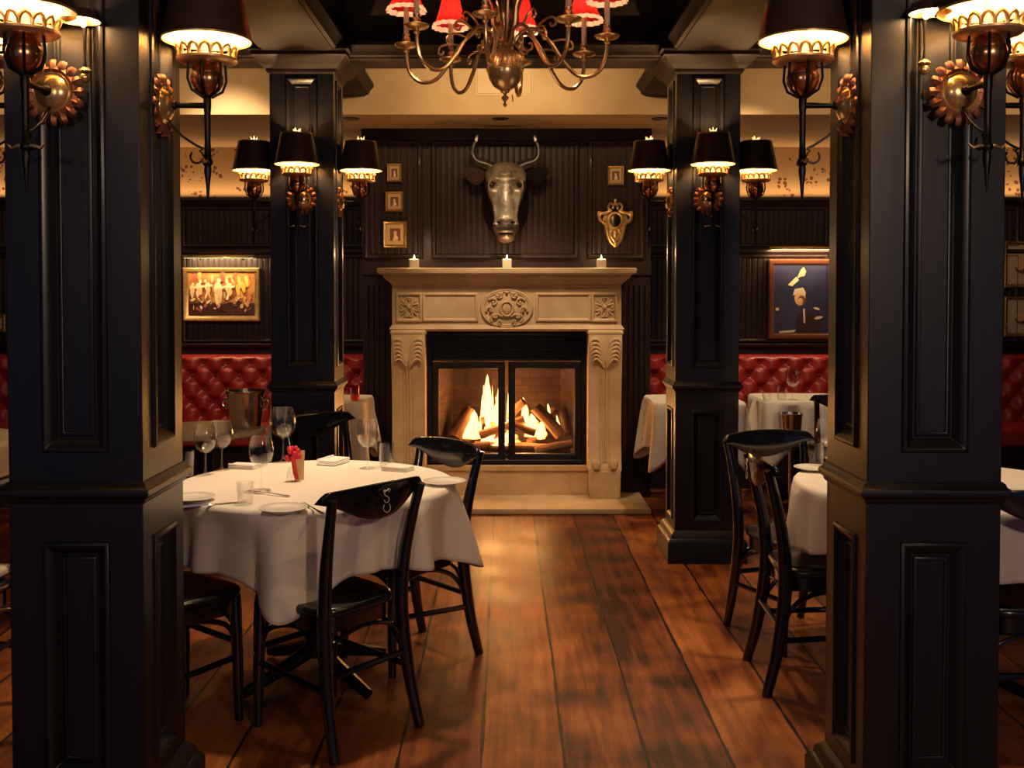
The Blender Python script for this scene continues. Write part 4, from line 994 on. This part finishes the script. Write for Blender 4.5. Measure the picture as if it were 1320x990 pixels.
for (x, y), lab, sd in (((1.30, 7.22), 'right of the hearth', 21), ((-1.25, 7.22), 'left of the hearth', 22), ((2.07, 7.32), 'under the blue portrait', 23)):
    table('square table %s under a white cloth' % lab, (x, y), .262, True)
    cloth_round('white cloth on the square table %s' % lab, (x, y), .315, .30, sd, PI / 4, 1, cdrop=.16)
table('small round bare table with pale top holding the ice bucket', (-1.64, 5.72), .32, top=mat('pale_top', (.72, .60, .42), .35))
table('round table far left behind the near pillar under a white cloth', (-2.95, 5.2), .5)
cloth_round('white cloth on the round table at the far left edge', (-2.95, 5.2), .515, .25, 31, .4)

# ------------------------------------------------------------------ tableware
def make_wine():
    t = thing('wine_glass', 'x', 'glass', group='wine glasses')
    m = MB(); m.lathe([(.004, .088), (.022, .095), (.038, .112), (.046, .135), (.0465, .155), (.043, .18), (.037, .205), (.0358, .205), (.0418, .18), (.045, .155), (.0445, .136), (.037, .114), (.019, .0975), (.001, .092)], 28); m.build('bowl', GLASS, t)
    m = MB(); m.lathe([(.033, .0), (.034, .002), (.02, .005), (.007, .009), (.004, .018), (.0033, .05), (.004, .085), (.008, .0935)], 24); m.build('stem_and_foot', GLASS, t)
    return t
def make_tumbler():
    t = MB(); t.lathe([(.002, .0), (.027, .0), (.029, .004), (.034, .10), (.0325, .10), (.0275, .012), (.002, .011)], 24)
    return tag(t.build('tumbler', GLASS), 'x', 'glass', 'water tumblers')
def make_plate():
    m = MB(); m.lathe([(.001, .004), (.04, .003), (.045, 0), (.05, 0), (.06, .005), (.085, .013), (.0865, .0155), (.084, .0165), (.06, .009), (.048, .0065), (.001, .0065)], 40)
    return tag(m.build('side_plate', WHITE), 'x', 'plate', 'white side plates')
def make_fork():
    m = MB()
    m.loft([[(-w, y, z), (w, y, z), (w, y, z + .0018), (-w, y, z + .0018)] for y, w, z in ((-.10, .007, .001), (-.06, .0055, .002), (.0, .0025, .005), (.03, .003, .005), (.042, .009, .003), (.052, .0105, .002))])
    for k in range(4): x = -.0085 + .00567 * k; m.loft([[(x - .0016, y, z), (x + .0016, y, z), (x + .0016, y, z + .0015), (x - .0016, y, z + .0015)] for y, z in ((.05, .002), (.07, .002), (.09, .005))])
    return tag(m.build('fork', STEEL), 'x', 'fork', 'forks')
def make_knife():
    m = MB()
    m.loft([[(-w, y, .001), (w, y, .001), (w * .9, y, .001 + h), (-w * .9, y, .001 + h)] for y, w, h in ((-.11, .006, .005), (-.05, .0075, .006), (-.01, .006, .005), (.0, .0075, .0022), (.06, .0095, .0018), (.10, .008, .0015), (.12, .001, .001))])
    return tag(m.build('knife', STEEL), 'x', 'knife', 'knives')
def make_napkin():
    m = MB(); m.T = Matrix.Identity(4)
    for i in range(3): m.stack(-.055 + .002 * i, .055 - .003 * i, -.085 + .003 * i, .085, [(-.004, .001 + .008 * i), (0, .003 + .008 * i), (0, .006 + .008 * i), (-.004, .008 + .008 * i)])
    m.tube([(-.052, -.08, .024), (-.052, .08, .026)], .006, 8)
    return tag(m.build('folded_napkin', NAPK, None, bevel=.0015), 'x', 'napkin', 'folded white napkins')
ZT = .7665
def put(o, first, lab, px, py, z=ZT, rz=0, sc_=1.0):
    p = on(px, py, z); q = o if first else copy_tree(o); q.location = p; q.rotation_euler = (0, 0, rz); q['label'] = lab; q.scale = (sc_,) * 3
    return q
wine, tum, plate, fork, knife, nap = make_wine(), make_tumbler(), make_plate(), make_fork(), make_knife(), make_napkin()
for i, (px, py, s, lab) in enumerate(((265, 612, .98, 'wine glass nearest the near left pillar on the left round table'), (286, 606, 1.0, 'wine glass second from the near left pillar on the left round table'), (337, 632, .98, 'low-standing wine glass in front of the tall glass on the left round table'), (365, 596, 1.16, 'tall wine glass beside the red flower on the left round table'), (474, 604, 1.0, 'wine glass standing alone on the right half of the left round table'))):
    put(wine, i == 0, lab, px, py, ZT, 0, s)
q = put(wine, False, 'wine glass standing on the far linen table under the blue portrait', 1021, 522, ZT, 0, 1.05); q.location = (1.955, 7.1, ZT)
put(wine, False, 'wine glass on the right round table next to the near pillar', 1066, 603, ZT)
for i, (px, py, lab) in enumerate(((316, 649, 'water tumbler in the middle of the left round table, near its front plate'), (498, 600, 'water tumbler beside the lone wine glass on the left round table'), (240, 613, 'water tumbler at the left side of the left round table by the pillar'), (1009, 521, 'water tumbler next to the wine glass on the far right linen table'), (1052, 600, 'water tumbler at the edge of the right round table'))):
    q = put(tum, i == 0, lab, px, py)
    if i == 3: q.location = (1.885, 7.12, ZT)
    if i == 0: q.scale = (.9, .9, .75)
for i, (px, py, s, lab) in enumerate(((365, 659, .95, 'white side plate at the front of the left round table'), (573, 624, .95, 'white side plate at the right edge of the left round table'), (247, 645, .95, 'white side plate beside the near left pillar'), (1048, 606, .9, 'white side plate at the edge of the right round table'), (1310, 640, .9, 'white side plate on the right round table at the right edge'))):
    put(plate, i == 0, lab, px, py, ZT, 0, s)
put(fork, True, 'steel fork beside the front plate of the left round table', 402, 656, ZT, .55)
put(fork, False, 'steel fork lying beside the water tumbler on the left round table', 345, 637, ZT, 1.1)
put(knife, True, 'steel knife beside the plate next to the near left pillar', 272, 651, ZT, -1.1)
put(knife, False, 'steel knife lying behind the nearest chair back on the left round table', 440, 648, ZT, .7)
for i, (px, py, rz, s, lab) in enumerate(((430, 597, -.4, .8, 'folded white napkin at the far edge of the left round table'), (316, 603, 1.3, .7, 'folded white napkin behind the glasses at the left of the left round table'), (450, 651, .8, .8, 'folded white napkin behind the nearest chair back'), (513, 606, 1.2, .7, 'crumpled white napkin beside the lone wine glass'))):
    put(nap, i == 0, lab, px, py, ZT, rz, s)
# napkin on a plate at the right edge of the cloth
# red flower in a bud holder with a card
p = on(376, 620, ZT)
t = thing('bud_vase', 'small clear bud vase with a red flower and card on the left table', 'vase', p)
m = MB(); m.lathe([(.002, 0), (.02, 0), (.021, .003), (.019, .03), (.016, .034), (.012, .05), (.013, .055), (.011, .055), (.010, .05), (.002, .006)], 18); m.build('vase', GLASS, t)
m = MB()
for k in range(14):
    q = k * 2.4; r = .004 * math.sqrt(k); m.ball((.006 + 1.7 * r * math.cos(q), 1.5 * r * math.sin(q), .105 + .02 * math.sin(k * 1.9)), (.011, .011, .013), 8, 6)
m.tube([(.006, 0, .085), (.012, .002, .04), (.02, .0, .005)], [.009, .009, .008], 8)
fl = m.build('red_flower', REDG, t)
m = MB(); m.T = Matrix.Translation((.022, .025, 0)) @ Matrix.Rotation(-.2, 4, 'X'); m.box(-.014, .02, 0, .002, 0, .115); m.build('card', mat('card_ochre', (.55, .38, .16), .6), t)
# ice bucket on the small table
p = on(325, 552, .762)
t = thing('ice_bucket', 'silver ice bucket on the small pale table by the red bench', 'bucket', (-1.42, 5.72, .76))
m = MB(); m.lathe([(.005, .0), (.075, .0), (.08, .006), (.082, .02), (.10, .185), (.108, .195), (.108, .205), (.100, .205), (.095, .185), (.076, .02), (.005, .012)], 36); m.build('pail', SILVER, t)
for s in (-1, 1):
    m = MB(); m.tube(smooth_path([(s * .094, 0, .15), (s * .118, 0, .155), (s * .125, 0, .13), (s * .112, 0, .11), (s * .092, 0, .115)], 4), .005, 8); m.build('handle', SILVER, t)
# wine bucket on a stand before the far right table
p = at(1020, 545, 6.78)
t = thing('wine_cooler', 'silver wine cooler on a stand before the linen table under the blue portrait', 'wine cooler', (p.x, 6.8, 0))
m = MB(); m.lathe([(.005, .5), (.06, .5), (.066, .52), (.082, .70), (.088, .715), (.08, .715), (.06, .52), (.005, .51)], 28); m.build('pail', SILVER, t)
m = MB(); m.lathe([(.11, .0), (.11, .012), (.03, .03), (.012, .05), (.012, .46), (.05, .498)], 24, cap=True); m.build('stand', SILVER, t)
for px, lab in ((978, 'small clear votive glass at the left end of the far right linen table'),):
    q = put(tum, False, lab, px, 524); q.scale = (.9, .9, .5); q.location = (1.78, 7.1, ZT)
for px, py, lab in ((457, 520, 'red glass tumbler on the square table left of the hearth'),):
    q = put(tum, False, lab, px, py + 3); q.location = (-1.02, 7.1, ZT); me = q.data.copy(); me.materials.clear(); me.materials.append(REDGL); q.data = me

# ------------------------------------------------------------------ added lights without fixtures, out of view: spots on tables, aisle, mantel and bench
def spot(x, y, power, ang, tx=None, ty=None, tz=.75, z=3.05, col=(1, .74, .48)):
    l = light('SPOT', (x, y, z), power, col, None, .06, ang, .7)
    d = Vector((tx if tx is not None else x, ty if ty is not None else y, tz)) - Vector((x, y, z)); l.rotation_euler = d.to_track_quat('-Z', 'Y').to_euler()
spot(-.735, 4.05, 88, 66); spot(1.67, 4.02, 60, 62)
spot(.2, 5.0, 54, 75, tz=0); spot(1.6, 6.6, 60, 75, 1.6, 7.3); spot(-1.75, 6.1, 75, 92, -1.85, 6.5)
spot(-1.8, 6.4, 42, 70, -1.95, 8.3, .8); spot(0, 6.3, 62, 52, 0, 7.5, 1.1, z=2.95)
def bulkhead_fill(x0, x1, power):           # unseen warm area lights added behind the cross beam to brighten the bulkhead
    l = light('AREA', ((x0 + x1) / 2, 6.13, 2.90), power, (1, .66, .33)); l.data.shape = 'RECTANGLE'; l.data.size = x1 - x0; l.data.size_y = .04
    l.rotation_euler = (math.radians(90), 0, PI); l.rotation_euler = Vector((0, 1, -.12)).to_track_quat('-Z', 'Y').to_euler()
bulkhead_fill(-.4, .4, 7); bulkhead_fill(-4.5, -1.4, 6); bulkhead_fill(1.4, 4.5, 6)
for a_ in (-3.0, 3.0):             # hidden area lights added above the wainscot cap to brighten the wallpaper
    l = light('AREA', (a_, DW - .07, 2.285), 3.5, (1, .62, .3)); l.data.shape = 'RECTANGLE'; l.data.size = 3.7; l.data.size_y = .03
    l.rotation_euler = (PI, 0, 0)
light('POINT', (1.35, -.6, 2.2), 58, (1, .68, .45), None, .12)     # added warm fill, about where sconces behind the camera would hang
light('POINT', (-1.2, -.6, 2.2), 20, (1, .68, .45), None, .12)

w = bpy.data.worlds.new('world'); sc.world = w; w.use_nodes = True
bg = w.node_tree.nodes['Background']; bg.inputs['Color'].default_value = (.26, .40, 1.0, 1); bg.inputs['Strength'].default_value = .075

cd = bpy.data.cameras.new('camera'); cam = bpy.data.objects.new('camera', cd); COL.objects.link(cam)
cam.location = (0, 0, HC); cam.rotation_euler = (PI / 2 - PITCH, 0, 0)
cd.sensor_width = 36; cd.lens = 36 * F / 1320; cd.shift_x = (660 - PX) / 1320; cd.shift_y = -(495 - PY) / 1320
cd.clip_start = .05
sc.camera = cam
sc.view_settings.view_transform = 'Standard'; sc.view_settings.look = 'None'; sc.view_settings.gamma = 1; sc.view_settings.use_curve_mapping = False
sc.view_settings.exposure = 1.0
sc.cycles.use_denoising = True
sc.cycles.max_bounces = 8; sc.cycles.transparent_max_bounces = 16
sc.cycles.sample_clamp_indirect = 6
sc.cycles.caustics_reflective = False; sc.cycles.caustics_refractive = False
